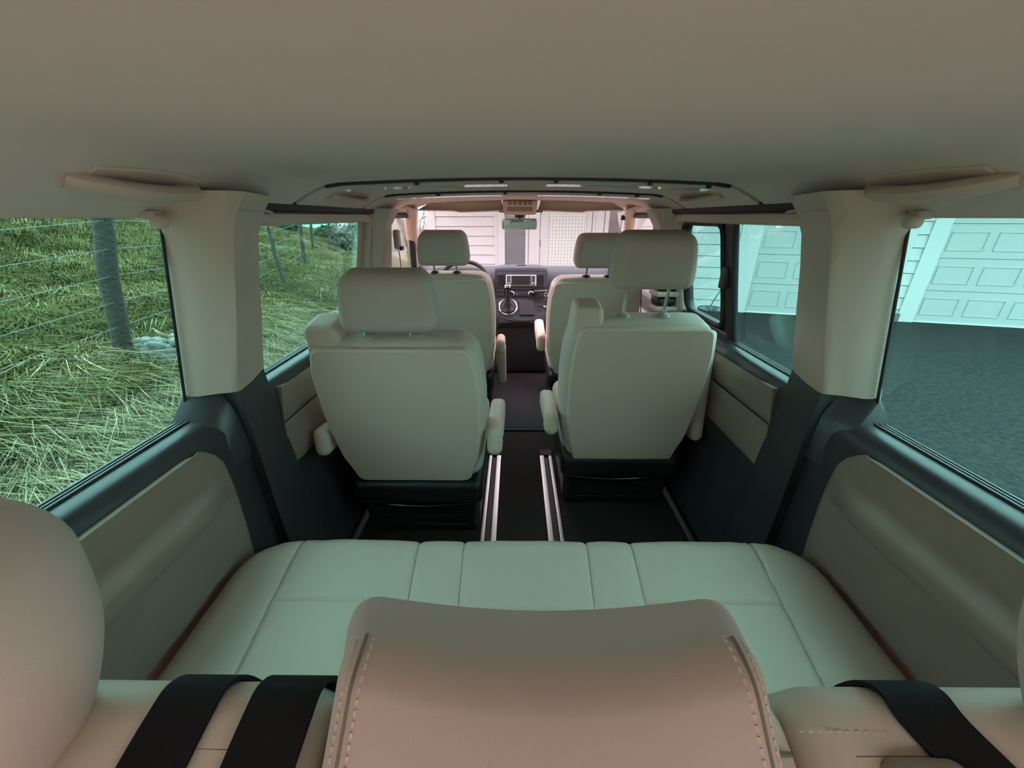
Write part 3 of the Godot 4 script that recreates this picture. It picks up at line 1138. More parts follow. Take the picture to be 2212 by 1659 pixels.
	# armrests: [side, pitch of the arm, height of the hinge along the backrest, length]
	for r in o.get("arms", []):
		var s: float = r[0]
		var hinge: Vector3 = z0 + up * r[2] + Vector3(s * (wide + 0.045), 0, 0) - back * r[4]
		var dirv := Basis(Vector3.RIGHT, r[1]) * Vector3(0, 0, -1)
		var upv := Basis(Vector3.RIGHT, r[1]) * Vector3.UP
		var ab := Basis(Vector3.RIGHT, upv, -dirv)
		var ar := Node3D.new()
		ar.name = "armrest"
		t.add_child(ar, true)
		b = MB.new()
		b.rbox(hinge + dirv * (r[3] / 2), Vector3(0.062, r[5], r[3]), 0.022, 3, 3, ab, func(p: Vector3) -> Vector3: return p + Vector3(0, 0.012 * p.z / r[3] * signf(-p.y), 0))
		obj("arm_pad", b, M.leather, ar)
		b = MB.new()
		b.rbox(hinge - dirv * 0.012 - upv * 0.012, Vector3(0.055, r[5] + 0.035, 0.095), 0.026, 3, 1, ab)
		obj("arm_hinge", b, M.shell, ar)
	return t

func captain_chairs() -> void:
	captain_chair("single beige leather chair with lowered headrest, in the middle row by the field window", -0.407, Vector2(1.085, 0.864), Vector2(1.20, 0.284), {"guide": -0.208, "wide": 0.256, "lift": 0.004, "arms": [[1, -0.14, 0.19, 0.30, 0.05, 0.075], [-1, -0.10, 0.20, 0.30, 0.03, 0.07]], "post_gap": 0.072})
	captain_chair("single beige leather chair with headrest raised on chrome posts", 0.413, Vector2(1.275, 0.880), Vector2(1.38, 0.246), {"guide": -0.195, "wide": 0.256, "lift": 0.088, "chrome": true, "hr_w": 0.133, "arms": [[-1, -0.10, 0.20, 0.24, 0.05, 0.07], [1, 1.42, 0.15, 0.40, 0.06, 0.08]], "post_gap": 0.07, "shell_l": 0.90, "shell_r": 0.93})
	captain_chair("driver's beige leather seat in the cab beside the steering wheel", -0.425, Vector2(2.17, 0.912), Vector2(2.30, 0.27), {"wide": 0.256, "lift": 0.028, "dark": true, "arms": [[1, -1.30, 0.17, 0.30, 0.10, 0.075]]})
	captain_chair("front passenger's beige leather seat, half hidden behind the chrome-post headrest chair", 0.432, Vector2(2.20, 0.888), Vector2(2.32, 0.27), {"wide": 0.256, "lift": 0.037, "dark": true, "arms": [[-1, 0.12, 0.20, 0.26, 0.10, 0.075]]})

# ---------------------------------------------------------------- dashboard
func dashboard() -> void:
	var t := thing("dashboard", "dark grey dashboard across the cab with a centre stack of screen, vents and knobs", "dashboard", P(0.0042, -0.144, 3.024))
	t.scale = Vector3.ONE * 1.12
	var o := P(0, 0, 2.7)
	# main body: a section run across the cab
	var sec := [[3.02, 0.80], [3.02, 0.845], [2.98, 0.868], [2.86, 0.862], [2.80, 0.84], [2.755, 0.79], [2.74, 0.72], [2.77, 0.62], [2.84, 0.55], [2.95, 0.45], [3.02, 0.40]]
	var rows := []
	for i in 21:
		var x := lerpf(-0.81, 0.81, i / 20.0)
		var row := PackedVector3Array()
		for p in sec:
			row.append(P(x, p[1], p[0]) - o)
		rows.append(row)
	var b := MB.new()
	b.grid(rows, true)
	b.fan(rows[0], true)
	b.fan(rows[-1])
	obj("body", b, M.dash, t, 45)
	# lower body below the centre, down to the floor
	b = MB.new()
	b.rbox(P(0.01, 0.345, 2.84) - o, Vector3(0.60, 0.43, 0.36), 0.04, 3)
	obj("lower_console", b, M.dash_low, t)
	# centre stack: upper housing, then the shelf with the lever, ending in a round tongue
	b = MB.new()
	var half := [[2.98, 0.880, 0.150], [2.80, 0.893, 0.165], [2.70, 0.894, 0.174], [2.682, 0.888, 0.176], [2.674, 0.870, 0.176], [2.634, 0.702, 0.178], [2.625, 0.695, 0.178], [2.575, 0.645, 0.178], [2.548, 0.614, 0.168], [2.530, 0.594, 0.140], [2.520, 0.583, 0.100], [2.516, 0.578, 0.05], [2.522, 0.560, 0.06], [2.56, 0.55, 0.14], [2.62, 0.52, 0.16], [2.72, 0.42, 0.17], [2.98, 0.42, 0.16]]
	rows = []
	for i in 15:
		var u := i / 7.0 - 1.0
		var row := PackedVector3Array()
		for p in half:
			row.append(P(0.006 + u * p[2], p[1] - 0.006 * absf(u) ** 4, p[0]) - o)
		rows.append(row)
	b.grid(rows, true)
	b.fan(rows[0], true)
	b.fan(rows[-1])
	obj("stack_housing", b, M.dash, t, 50)
	# bright line round the tongue
	b = MB.new()
	b.tube(smooth([P(-0.172, 0.69, 2.622) - o, P(-0.172, 0.645, 2.574) - o, P(-0.150, 0.605, 2.536) - o, P(-0.09, 0.580, 2.514) - o, P(0.006, 0.573, 2.508) - o, P(0.10, 0.580, 2.514) - o, P(0.162, 0.605, 2.536) - o, P(0.184, 0.645, 2.574) - o, P(0.184, 0.69, 2.622) - o], 5), 0.0055, 8)
	obj("tongue_edge", b, M.dash, t)
	b = MB.new()
	b.rbox(P(0.006, 0.905 - 0.010, 2.80) - o, Vector3(0.06, 0.012, 0.05), 0.004, 2)
	obj("tray_lid", b, M.dash_low, t)
	# face frame on the stack; fr() puts things on its leaning front
	var lean := Basis(Vector3.RIGHT, -atan(0.25))
	b = MB.new()
	b.rbox(_face(0.006, 0.811, 0.0) - o, Vector3(0.332, 0.10, 0.012), 0.006, 2, 1, lean)
	obj("face_frame", b, M.dash, t)
	for v in [[-0.128, 0.815], [0.137, 0.815]]:
		var vent := Node3D.new()
		vent.name = "air_vent"
		t.add_child(vent, true)
		b = MB.new()
		b.rbox(_face(v[0], v[1], 0.004) - o, Vector3(0.050, 0.072, 0.010), 0.004, 2, 1, lean)
		obj("vent_box", b, M.black, vent)
		for k in 7:
			b = MB.new()
			b.rbox(_face(v[0], v[1] - 0.030 + k * 0.010, 0.010) - o, Vector3(0.044, 0.0028, 0.010), 0.001, 1, 1, lean)
			obj("vane", b, M.dash, vent)
		b = MB.new()
		b.rbox(_face(v[0], v[1] - 0.043, 0.008) - o, Vector3(0.018, 0.006, 0.008), 0.002, 1, 1, lean)
		obj("vent_wheel", b, M.dash_low, vent)
	var unit := Node3D.new()
	unit.name = "radio_unit"
	t.add_child(unit, true)
	b = MB.new()
	b.rbox(_face(0.005, 0.811, 0.006) - o, Vector3(0.206, 0.074, 0.012), 0.006, 2, 1, lean)
	obj("bezel", b, M.silver, unit)
	b = MB.new()
	b.rbox(_face(0.0045, 0.813, 0.0125) - o, Vector3(0.126, 0.058, 0.004), 0.003, 2, 1, lean)
	obj("screen_glass", b, M.screen, unit)
	for s in [-1, 1]:
		b = MB.new()
		b.rbox(_face(0.005 + s * 0.083, 0.817, 0.0125) - o, Vector3(0.030, 0.056, 0.004), 0.004, 2, 1, lean)
		obj("key_plate", b, M.silver, unit)
		for k in 4:
			b = MB.new()
			b.rbox(_face(0.005 + s * 0.085, 0.838 - k * 0.012, 0.0155) - o, Vector3(0.016, 0.007, 0.003), 0.001, 1, 1, lean)
			obj("radio_key", b, M.dash, unit)
		b = MB.new()
		b.lathe([[0.0, 0.0], [0.0115, 0.0], [0.0115, 0.010], [0.009, 0.013], [0.0, 0.013]], 18, _face(0.005 + s * 0.086, 0.787, 0.010) - o, lean * Basis(Vector3.RIGHT, PI / 2))
		obj("radio_knob", b, M.silver, unit)
		b = MB.new()
		b.lathe([[0.0, 0.013], [0.006, 0.013], [0.005, 0.016], [0.0, 0.016]], 14, _face(0.005 + s * 0.086, 0.787, 0.010) - o, lean * Basis(Vector3.RIGHT, PI / 2))
		obj("knob_cap", b, M.dash_low, unit)
	# heater panel
	var heat := Node3D.new()
	heat.name = "heater_panel"
	t.add_child(heat, true)
	b = MB.new()
	b.rbox(_face(0.004, 0.728, 0.004) - o, Vector3(0.19, 0.046, 0.010), 0.005, 2, 1, lean)
	obj("panel_plate", b, M.dash_low, heat)
	b = MB.new()
	b.rbox(_face(0.004, 0.757, 0.006) - o, Vector3(0.20, 0.012, 0.012), 0.003, 1, 1, lean)
	obj("switch_row", b, M.black, heat)
	for k in 6:
		b = MB.new()
		b.rbox(_face(-0.05 + k * 0.022, 0.757, 0.012) - o, Vector3(0.017, 0.008, 0.004), 0.001, 1, 1, lean)
		obj("switch", b, M.dash_low, heat)
	b = MB.new()
	b.rbox(_face(0.008, 0.724, 0.010) - o, Vector3(0.085, 0.026, 0.004), 0.003, 1, 1, lean)
	obj("display_strip", b, M.dash, heat)
	for k in 5:
		b = MB.new()
		b.rbox(_face(-0.022 + k * 0.015, 0.726, 0.013) - o, Vector3(0.009, 0.011, 0.003), 0.001, 1, 1, lean)
		obj("heater_key", b, M.silver if k == 0 else M.dash_low, heat)
	for x in [-0.058, 0.0725]:
		b = MB.new()
		b.lathe([[0.0135, 0.0], [0.0185, 0.0], [0.0185, 0.008], [0.016, 0.010], [0.0135, 0.008], [0.0135, 0.0]], 24, _face(x, 0.725, 0.008) - o, lean * Basis(Vector3.RIGHT, PI / 2))
		obj("dial_ring", b, M.chrome, heat)
		b = MB.new()
		b.lathe([[0.0, 0.016], [0.010, 0.016], [0.013, 0.010], [0.013, 0.0], [0.0, 0.0]].duplicate(), 20, _face(x, 0.725, 0.008) - o, lean * Basis(Vector3.RIGHT, PI / 2))
		obj("dial", b, M.black, heat)
	# left side of the lower stack: two small drawers
	for k in 2:
		b = MB.new()
		b.rbox(_face(-0.132, 0.748 - k * 0.026, 0.003) - o, Vector3(0.066, 0.022, 0.008), 0.003, 1, 1, lean)
		obj("small_drawer", b, M.dash_low, t)
	# shelf: dark tray and chrome-ringed lever base
	var slope := Basis(Vector3.RIGHT, -atan(0.9))
	b = MB.new()
	b.rbox(_shelf(0.044, 0.642, 0.001) - o, Vector3(0.102, 0.112, 0.012), 0.008, 2, 1, slope)
	obj("dark_tray", b, M.black, t)
	b = MB.new()
	b.lathe([[0.056, 0.0], [0.064, 0.0], [0.064, 0.007], [0.060, 0.010], [0.056, 0.007], [0.056, 0.0]], 36, _shelf(-0.082, 0.650, 0.0) - o, slope * Basis(Vector3.RIGHT, PI / 2))
	obj("lever_ring", b, M.chrome, t)
	b = MB.new()
	b.lathe([[0.0, 0.004], [0.057, 0.004], [0.057, 0.0]], 30, _shelf(-0.082, 0.650, 0.0) - o, slope * Basis(Vector3.RIGHT, PI / 2))
	obj("lever_plate", b, M.dash_low, t)
	for q in [[0.125, 0.655], [0.150, 0.655], [0.128, 0.636], [0.165, 0.648]]:
		b = MB.new()
		b.rbox(_shelf(q[0], q[1], 0.003) - o, Vector3(0.018, 0.012, 0.006), 0.002, 1, 1, slope)
		obj("shelf_button", b, M.silver if q[0] == 0.165 else M.dash_low, t)
	b = MB.new()
	b.lathe([[0.0, 0.0], [0.013, 0.0], [0.013, 0.008], [0.0, 0.010]], 16, P(0.243, 0.79, 2.752) - o, Basis(Vector3.RIGHT, PI / 2))
	obj("glove_box_lock", b, M.silver, t)
	# instrument hood over the steering wheel
	b = MB.new()
	b.rbox(P(-0.44, 0.850, 2.86) - o, Vector3(0.36, 0.08, 0.20), 0.04, 3, 2, Basis(), func(p: Vector3) -> Vector3: return p - Vector3(0, 0.35 * p.x * p.x, 0))
	obj("instrument_hood", b, M.dash_low, t)

	var sw := thing("steering_wheel", "dark steering wheel half hidden behind the driver's headrest", "steering wheel", P(-0.418, 0.725, 2.93))
	sw.scale = Vector3.ONE * 1.08
	var tl := Basis(Vector3.RIGHT, -0.55)
	var loop := []
	for k in 40:
		var an := TAU * k / 40.0
		loop.append(tl * Vector3(cos(an) * 0.185, sin(an) * 0.185, 0))
	b = MB.new()
	b.tube(loop, 0.015, 10, true, tl * Vector3.BACK)
	obj("rim", b, M.black, sw)
	b = MB.new()
	b.rbox(tl * Vector3(0, -0.01, -0.02), Vector3(0.15, 0.12, 0.05), 0.025, 3, 1, tl)
	obj("hub", b, M.dash_low, sw)
	for an in [0.05, PI - 0.05, -PI / 2]:
		b = MB.new()
		b.tube([tl * Vector3(cos(an) * 0.06, sin(an) * 0.05, -0.02), tl * Vector3(cos(an) * 0.18, sin(an) * 0.18, 0)], 0.018, 8, false, tl * Vector3.BACK, 1.0, 0.5)
		obj("spoke", b, M.silver, sw)
	b = MB.new()
	b.tube([tl * Vector3(0, 0, -0.02), tl * Vector3(0, 0, -0.16)], 0.045, 12)
	obj("column", b, M.dash_low, sw)

	var gl := thing("gear_lever", "black gear lever with chrome-capped knob rising from its gaiter", "gear lever")
	var g0 := _shelf(-0.082, 0.645, 0.004)
	gl.scale = Vector3.ONE * 1.12
	gl.position = Vector3(-0.0876, 0.5816, -2.8776)
	b = MB.new()
	b.tube([P(-0.080, 0.638, 2.56) - g0, P(-0.082, 0.66, 2.555) - g0, P(-0.083, 0.70, 2.535) - g0], [0.044, 0.026, 0.014], 12)
	obj("gaiter", b, M.black, gl)
	b = MB.new()
	b.tube([P(-0.083, 0.69, 2.54) - g0, P(-0.083, 0.745, 2.515) - g0], 0.014, 12)
	obj("stem", b, M.black, gl)
	b = MB.new()
	b.tube(smooth([P(-0.083, 0.735, 2.52) - g0, P(-0.083, 0.765, 2.51) - g0, P(-0.083, 0.79, 2.50) - g0], 3), 0.021, 14)
	obj("knob", b, M.gloss, gl)
	b = MB.new()
	b.rbox(P(-0.083, 0.797, 2.499) - g0, Vector3(0.040, 0.022, 0.036), 0.010, 3)
	obj("knob_cap", b, M.chrome, gl)

	var ph := thing("phone_holder", "black phone holder clipped beside the heater dial", "phone holder", P(0.1576, 0.6714, 2.923))
	ph.scale = Vector3.ONE * 1.12
	b = MB.new()
	b.rbox(Vector3.ZERO, Vector3(0.092, 0.044, 0.03), 0.006, 2, 1, Basis(Vector3.BACK, 0.06))
	obj("cradle", b, M.gloss, ph)
	b = MB.new()
	b.rbox(Vector3(0, 0.024, 0), Vector3(0.090, 0.004, 0.028), 0.0015, 1, 1, Basis(Vector3.BACK, 0.06))
	obj("rim_strip", b, M.silver, ph)
	b = MB.new()
	b.rbox(Vector3(0.034, 0.002, 0.012), Vector3(0.022, 0.040, 0.016), 0.004, 2)
	obj("clamp", b, M.dash_low, ph)
	b = MB.new()
	b.lathe([[0.009, 0.0], [0.012, 0.0], [0.012, 0.005], [0.009, 0.005], [0.009, 0.0]], 18, Vector3(0.034, 0.002, 0.020), Basis(Vector3.RIGHT, PI / 2))
	obj("lens_ring", b, M.silver, ph)
	b = MB.new()
	b.tube([Vector3(0, 0, -0.012), Vector3(0, 0.0, -0.034)], 0.010, 8)
	obj("arm", b, M.black, ph)

func _face(x: float, y: float, out: float) -> Vector3:
	return P(x, y, 2.634 + (y - 0.702) * 0.24 - out)

func _shelf(x: float, y: float, out: float) -> Vector3:
	return P(x, y, 2.572 + (y - 0.645) * 1.0) + Vector3(0, out * 0.7, out * 0.7)

# ---------------------------------------------------------------- things on the roof
func roof_fittings() -> void:
	var b := MB.new()
	# two cross outlets in the headliner: dark gap, glossy strip and clips
	var strips := [[1.29, "long glossy strip outlet across the headliner, nearer the camera", [-0.335, -0.078, 0.088, 0.372, 0.55]], [1.86, "long glossy strip outlet across the headliner, nearer the windscreen", [-0.375, -0.08, 0.335, 0.50]]]
	for q in strips:
		var d: float = q[0]
		var t := thing("roof_outlet", q[1], "roof outlet", P(0, 1.30, d), "strip outlets in the headliner")
		b = MB.new()
		var pts := []
		for k in 25:
			var x := lerpf(-0.60, 0.60, k / 24.0)
			pts.append(P(x, roof_y(x, d) + 0.001, d - 0.004) - t.position)
		b.tube(pts, 0.012, 8, false, Vector3.UP, 1.3, 0.75, 4.0)
		obj("dark_gap", b, M.black, t)
		for s in [[-0.56, -0.06], [0.06, 0.56]]:
			b = MB.new()
			var rows := []
			for k in 13:
				var x := lerpf(s[0], s[1], k / 12.0)
				var row := PackedVector3Array()
				for e in [0.012, 0.024, 0.040, 0.056]:
					row.append(P(x, roof_y(x, d) - 0.0120 - (e - 0.012) * 0.07, d + e) - t.position)
				row.reverse()
				rows.append(row)
			b.sheet(rows, 0.004)
			obj("glossy_strip", b, M.lamp, t)
		for x in q[2]:
			b = MB.new()
			b.rbox(P(x, roof_y(x, d) - 0.008, d + 0.02) - t.position, Vector3(0.013, 0.012, 0.06), 0.003, 1, 1, Basis(Vector3.UP, -x * 0.9))
			obj("clip", b, M.black, t)

	# grab handles
	_handle("large beige grab handle above the rear window on the field side", -1, Vector2(0.625, 0.845), 0.668, 1.0)
	_handle("large beige grab handle above the rear window on the driveway side", 1, Vector2(0.630, 0.858), 0.668, 1.0)
	_handle("beige grab handle high above the middle window towards the field", -1, Vector2(1.42, 1.72), 0.635, 0.8)
	_handle("beige grab handle high above the sliding window", 1, Vector2(1.43, 1.73), 0.635, 0.8)
	_handle("small beige grab handle on the windscreen pillar by the driver's visor", -1, Vector2(2.42, 2.62), 0.660, 0.7)
	_handle("small beige grab handle on the windscreen pillar by the passenger's visor", 1, Vector2(2.42, 2.62), 0.660, 0.7)
	# coat hooks at the window tops
	for s in [-1.0, 1.0]:
		var h := thing("coat_hook", "brown plastic coat hook at the top of the rear window, %s" % ("field side" if s < 0 else "driveway side"), "hook", P(s * 0.735, 1.193, 0.815), "coat hooks")
		b = MB.new()
		b.rbox(Vector3.ZERO, Vector3(0.030, 0.026, 0.026), 0.010, 3)
		obj("hook_knob", b, M.trim, h)
		b = MB.new()
		b.rbox(Vector3(s * 0.012, 0.012, 0), Vector3(0.03, 0.016, 0.03), 0.006, 2)
		obj("hook_foot", b, M.trim, h)

	# sun visors
	for s in [-1.0, 1.0]:
		var t := thing("sun_visor", "brown fabric sun visor on the %s side of the windscreen" % ("driver's" if s < 0 else "passenger's"), "sun visor", P(s * 0.36, 1.30, 2.69), "sun visors")
		b = MB.new()
		var poly := arcs([Vector2(-s * 0.235, 0.0), Vector2(s * 0.20, -0.006), Vector2(s * 0.305, -0.060), Vector2(s * 0.06, -0.064), Vector2(s * 0.03, -0.072), Vector2(-s * 0.255, -0.062)], [0.01, 0.05, 0.012, 0.01, 0.012, 0.012], 4)
		b.prism(poly, Vector3(0, 0, 0), Vector3.RIGHT, Vector3.UP, Vector3(0, 0, 1), 0.022, 0.006)
		obj("visor_pad", b, M.cloth, t, 30)
		b = MB.new()
		b.tube([Vector3(s * 0.20, 0.006, 0.0), Vector3(-s * 0.20, 0.006, 0.0)], 0.006, 8)
		obj("visor_rod", b, M.plastic, t)
		b = MB.new()
		b.rbox(Vector3(-s * 0.245, -0.062, 0.004), Vector3(0.05, 0.016, 0.02), 0.005, 2)
		obj("visor_clip", b, M.dash, t)

	var oc := thing("overhead_console", "beige overhead lamp console with a row of switches between the visors", "console", P(-0.006, 1.30, 2.66))
	b = MB.new()
	b.rbox(Vector3(0, -0.035, -0.01), Vector3(0.212, 0.085, 0.10), 0.016, 3, 1, Basis(Vector3.RIGHT, 0.25), func(p: Vector3) -> Vector3: return Vector3(p.x * (1.0 + 0.9 * p.y), p.y, p.z))
	obj("housing", b, M.trim, oc)
	for k in 5:
		b = MB.new()
		b.rbox(Vector3(-0.062 + k * 0.031, -0.018, 0.043), Vector3(0.022, 0.022, 0.008), 0.003, 2, 1, Basis(Vector3.RIGHT, 0.25))
		obj("switch", b, M.seam, oc)
	b = MB.new()
	b.rbox(Vector3(0, -0.052, 0.035), Vector3(0.16, 0.026, 0.008), 0.003, 2, 1, Basis(Vector3.RIGHT, 0.25))
	obj("lamp_lens", b, M.panel, oc)

	var rm := thing("rear_view_mirror", "rear-view mirror hanging below the overhead console", "mirror", P(-0.006, 1.225, 2.70))
	b = MB.new()
	b.tube(smooth([Vector3(0, 0.02, -0.02), Vector3(0, -0.01, 0.0), Vector3(0, -0.035, 0.02)], 3), 0.013, 10)
	obj("stalk", b, M.rubber, rm)
	b = MB.new()
	b.rbox(Vector3(0.0, -0.012, -0.01), Vector3(0.062, 0.03, 0.03), 0.01, 2)
	obj("sensor_foot", b, M.dash, rm)
	var mt := Basis(Vector3.UP, -0.16) * Basis(Vector3.RIGHT, 0.10)
	b = MB.new()
	b.rbox(Vector3(-0.003, -0.063, 0.035), Vector3(0.228, 0.066, 0.026), 0.014, 3, 1, mt)
	obj("mirror_housing", b, M.plastic, rm)
	b = MB.new()
	b.rbox(Vector3(-0.003, -0.063, 0.035) + mt * Vector3(0, 0, 0.0125), Vector3(0.212, 0.052, 0.004), 0.0015, 1, 1, mt)
	obj("mirror_glass", b, M.mirror, rm)

	var tg := thing("hanging_tag", "small black square tag hanging on a thin cord by the windscreen pillar", "tag", P(0.676, 1.235, 2.77))
	b = MB.new()
	b.tube([Vector3(0.01, 0.02, 0.0), Vector3(0.0, -0.02, 0), Vector3(-0.008, -0.12, -0.02), Vector3(-0.012, -0.30, -0.10)], 0.0016, 5)
	obj("cord", b, M.rubber, tg)
	b = MB.new()
	b.rbox(Vector3(0.0, -0.036, 0.002), Vector3(0.028, 0.03, 0.006), 0.002, 1)
	obj("tag_plate", b, M.black, tg)

func _handle(label: String, s: float, dd: Vector2, x: float, k: float) -> void:
	var dm := (dd.x + dd.y) / 2
	var t := thing("grab_handle", label, "grab handle", P(s * x, roof_y(x, dm), dm), "grab handles")
	var l := (dd.y - dd.x) / 2
	# recessed dish behind the grip
	var b := MB.new()
	b.rbox(Vector3(-s * 0.006, 0.002, 0), Vector3(0.058, 0.007, l * 1.85), 0.004, 2, 5, Basis(Vector3.BACK, -s * 0.42), func(p: Vector3) -> Vector3: return Vector3(p.x * (1.0 - 0.4 * pow(p.z / l, 2)), p.y, p.z))
	obj("handle_dish", b, M.trim, t)
	b = MB.new()
	b.tube(smooth([Vector3(s * 0.02, -0.004, l), Vector3(s * 0.0, -0.010 - 0.004 * k, l * 0.75), Vector3(-s * 0.012, -0.014 - 0.006 * k, l * 0.3), Vector3(-s * 0.012, -0.014 - 0.006 * k, -l * 0.3), Vector3(s * 0.0, -0.010 - 0.004 * k, -l * 0.75), Vector3(s * 0.02, -0.004, -l)], 5), 0.015 * k + 0.002, 12, false, Vector3.UP, 1.5, 0.85)
	obj("grip", b, M.trim, t)
	for e in [-1, 1]:
		b = MB.new()
		b.rbox(Vector3(s * 0.016, -0.003, e * l * 0.93), Vector3(0.045, 0.016, 0.035), 0.007, 2, 1, Basis(Vector3.BACK, -s * 0.45))
		obj("handle_foot", b, M.trim, t)
	b = MB.new()
	b.rbox(Vector3(s * 0.022, -0.022, -l * 0.42), Vector3(0.018, 0.020, 0.030), 0.007, 3)
	obj("clothes_peg", b, M.trim, t)

# ---------------------------------------------------------------- outside
func hill_y(x: float, d: float) -> float:
	var s := -x - 1.25
	if s <= 0:
		return -0.5
	var y := -0.5 + 0.80 * ss(0.0, 1.6, s) + 0.215 * maxf(s - 1.5, 0.0)
	y -= 0.121 * maxf(d - 4.0, 0.0) * ss(0.5, 6.0, s)
	y += 0.05 * sin(x * 2.3 + d * 0.9) * ss(0.3, 1.2, s) + 0.10 * sin(x * 0.6 - d * 0.4 + 1.0) * ss(1.0, 6.0, s)
	return maxf(y, -0.9)

func ground_and_hill() -> void:
	var b := MB.new()
	b.box(P(14.35, -0.55, 18.35), Vector3(31.3, 0.1, 39.3))
	tag(obj("driveway", b, M.asphalt), "dark asphalt driveway in front of the garage doors", "driveway", "", "structure")
	b = MB.new()
	b.box(P(9.5, -0.535, -9.3), Vector3(41.0, 0.09, 16.0))  # yard out of view, its pale ground lights the ceiling from below
	tag(obj("unseen_yard", b, M.gravel), "pale gravel yard out of view behind the open tailgate, brightening the ceiling", "yard", "", "structure")
	# hillside as a coloured height field
	var st := SurfaceTool.new()
	st.begin(Mesh.PRIMITIVE_TRIANGLES)
	var nz := FastNoiseLite.new()
	nz.seed = 5
	nz.frequency = 0.6
	nz.fractal_octaves = 4
	var n := 110
	var md := 130
	for i in n + 1:
		for j in md + 1:
			var s := 0.0 + 70.0 * pow(i / float(n), 2.2)
			var d := -8.0 + 88.0 * pow(j / float(md), 1.5)
			var x := -1.2 - s
			var c := clampf(nz.get_noise_2d(x, d) * 0.9 + 0.5, 0, 1)
			var c2 := clampf(nz.get_noise_2d(x * 5.0 + 40, d * 9.0) * 0.9 + 0.5, 0, 1)
			var col := Color(0.034, 0.042, 0.012).lerp(Color(0.065, 0.065, 0.024), c).lerp(Color(0.11, 0.095, 0.05), 0.4 * c2 * c)
			if s < 0.25:
				col = Color(0.10, 0.095, 0.07)
			st.set_color(col)
			st.add_vertex(P(x, hill_y(x, d) + 0.03 * (c2 - 0.5) * ss(0.2, 0.6, s), d))
	for i in n:
		for j in md:
			var a := i * (md + 1) + j
			for k in [a, a + 1, a + md + 2, a, a + md + 2, a + md + 1]:
				st.add_index(k)
	st.generate_normals()
	tag(put("hillside", st.commit(), M.ground), "green grassy hillside rising beside the van", "hillside", "", "structure")

func planks(parent: Node3D, o: Vector3, ex: Vector3, x0: float, x1: float, y0: float, y1: float, pitch: float, en: Vector3, m: Material) -> void:
	var me: ArrayMesh
	var y := y0
	while y < y1 - 0.02:
		var h := minf(pitch, y1 - y)
		if me == null or h < pitch:
			var b := MB.new()
			# each board leans out at its lower edge and laps the one below
			var p := []
			var w := x1 - x0
			for q in [[0.010, 0.034, 0.0], [h, 0.014, 0.0]]:
				p.append_array([Vector3(0, q[0], q[1]), Vector3(w, q[0], q[1]), Vector3(w, q[0], -0.012), Vector3(0, q[0], -0.012)])
			b.hexa(p)
			me = b.mesh(20)
		var pk := put("plank", me, m, parent)
		pk.transform = Transform3D(Basis(ex, Vector3.UP, en), o + ex * x0 + Vector3.UP * y)
		y += pitch

func slab(parent: Node3D, called: String, o: Vector3, ex: Vector3, en: Vector3, x0: float, x1: float, y0: float, y1: float, out: float, m: Material, deep := 0.05, ch := 0.004) -> MeshInstance3D:
	var b := MB.new()
	b.rbox(Vector3((x0 + x1) / 2, (y0 + y1) / 2, out - deep / 2), Vector3(x1 - x0, y1 - y0, deep), ch, 1)
	var k := obj(called, b, m, parent)
	k.transform = Transform3D(Basis(ex, Vector3.UP, en), o)
	return k

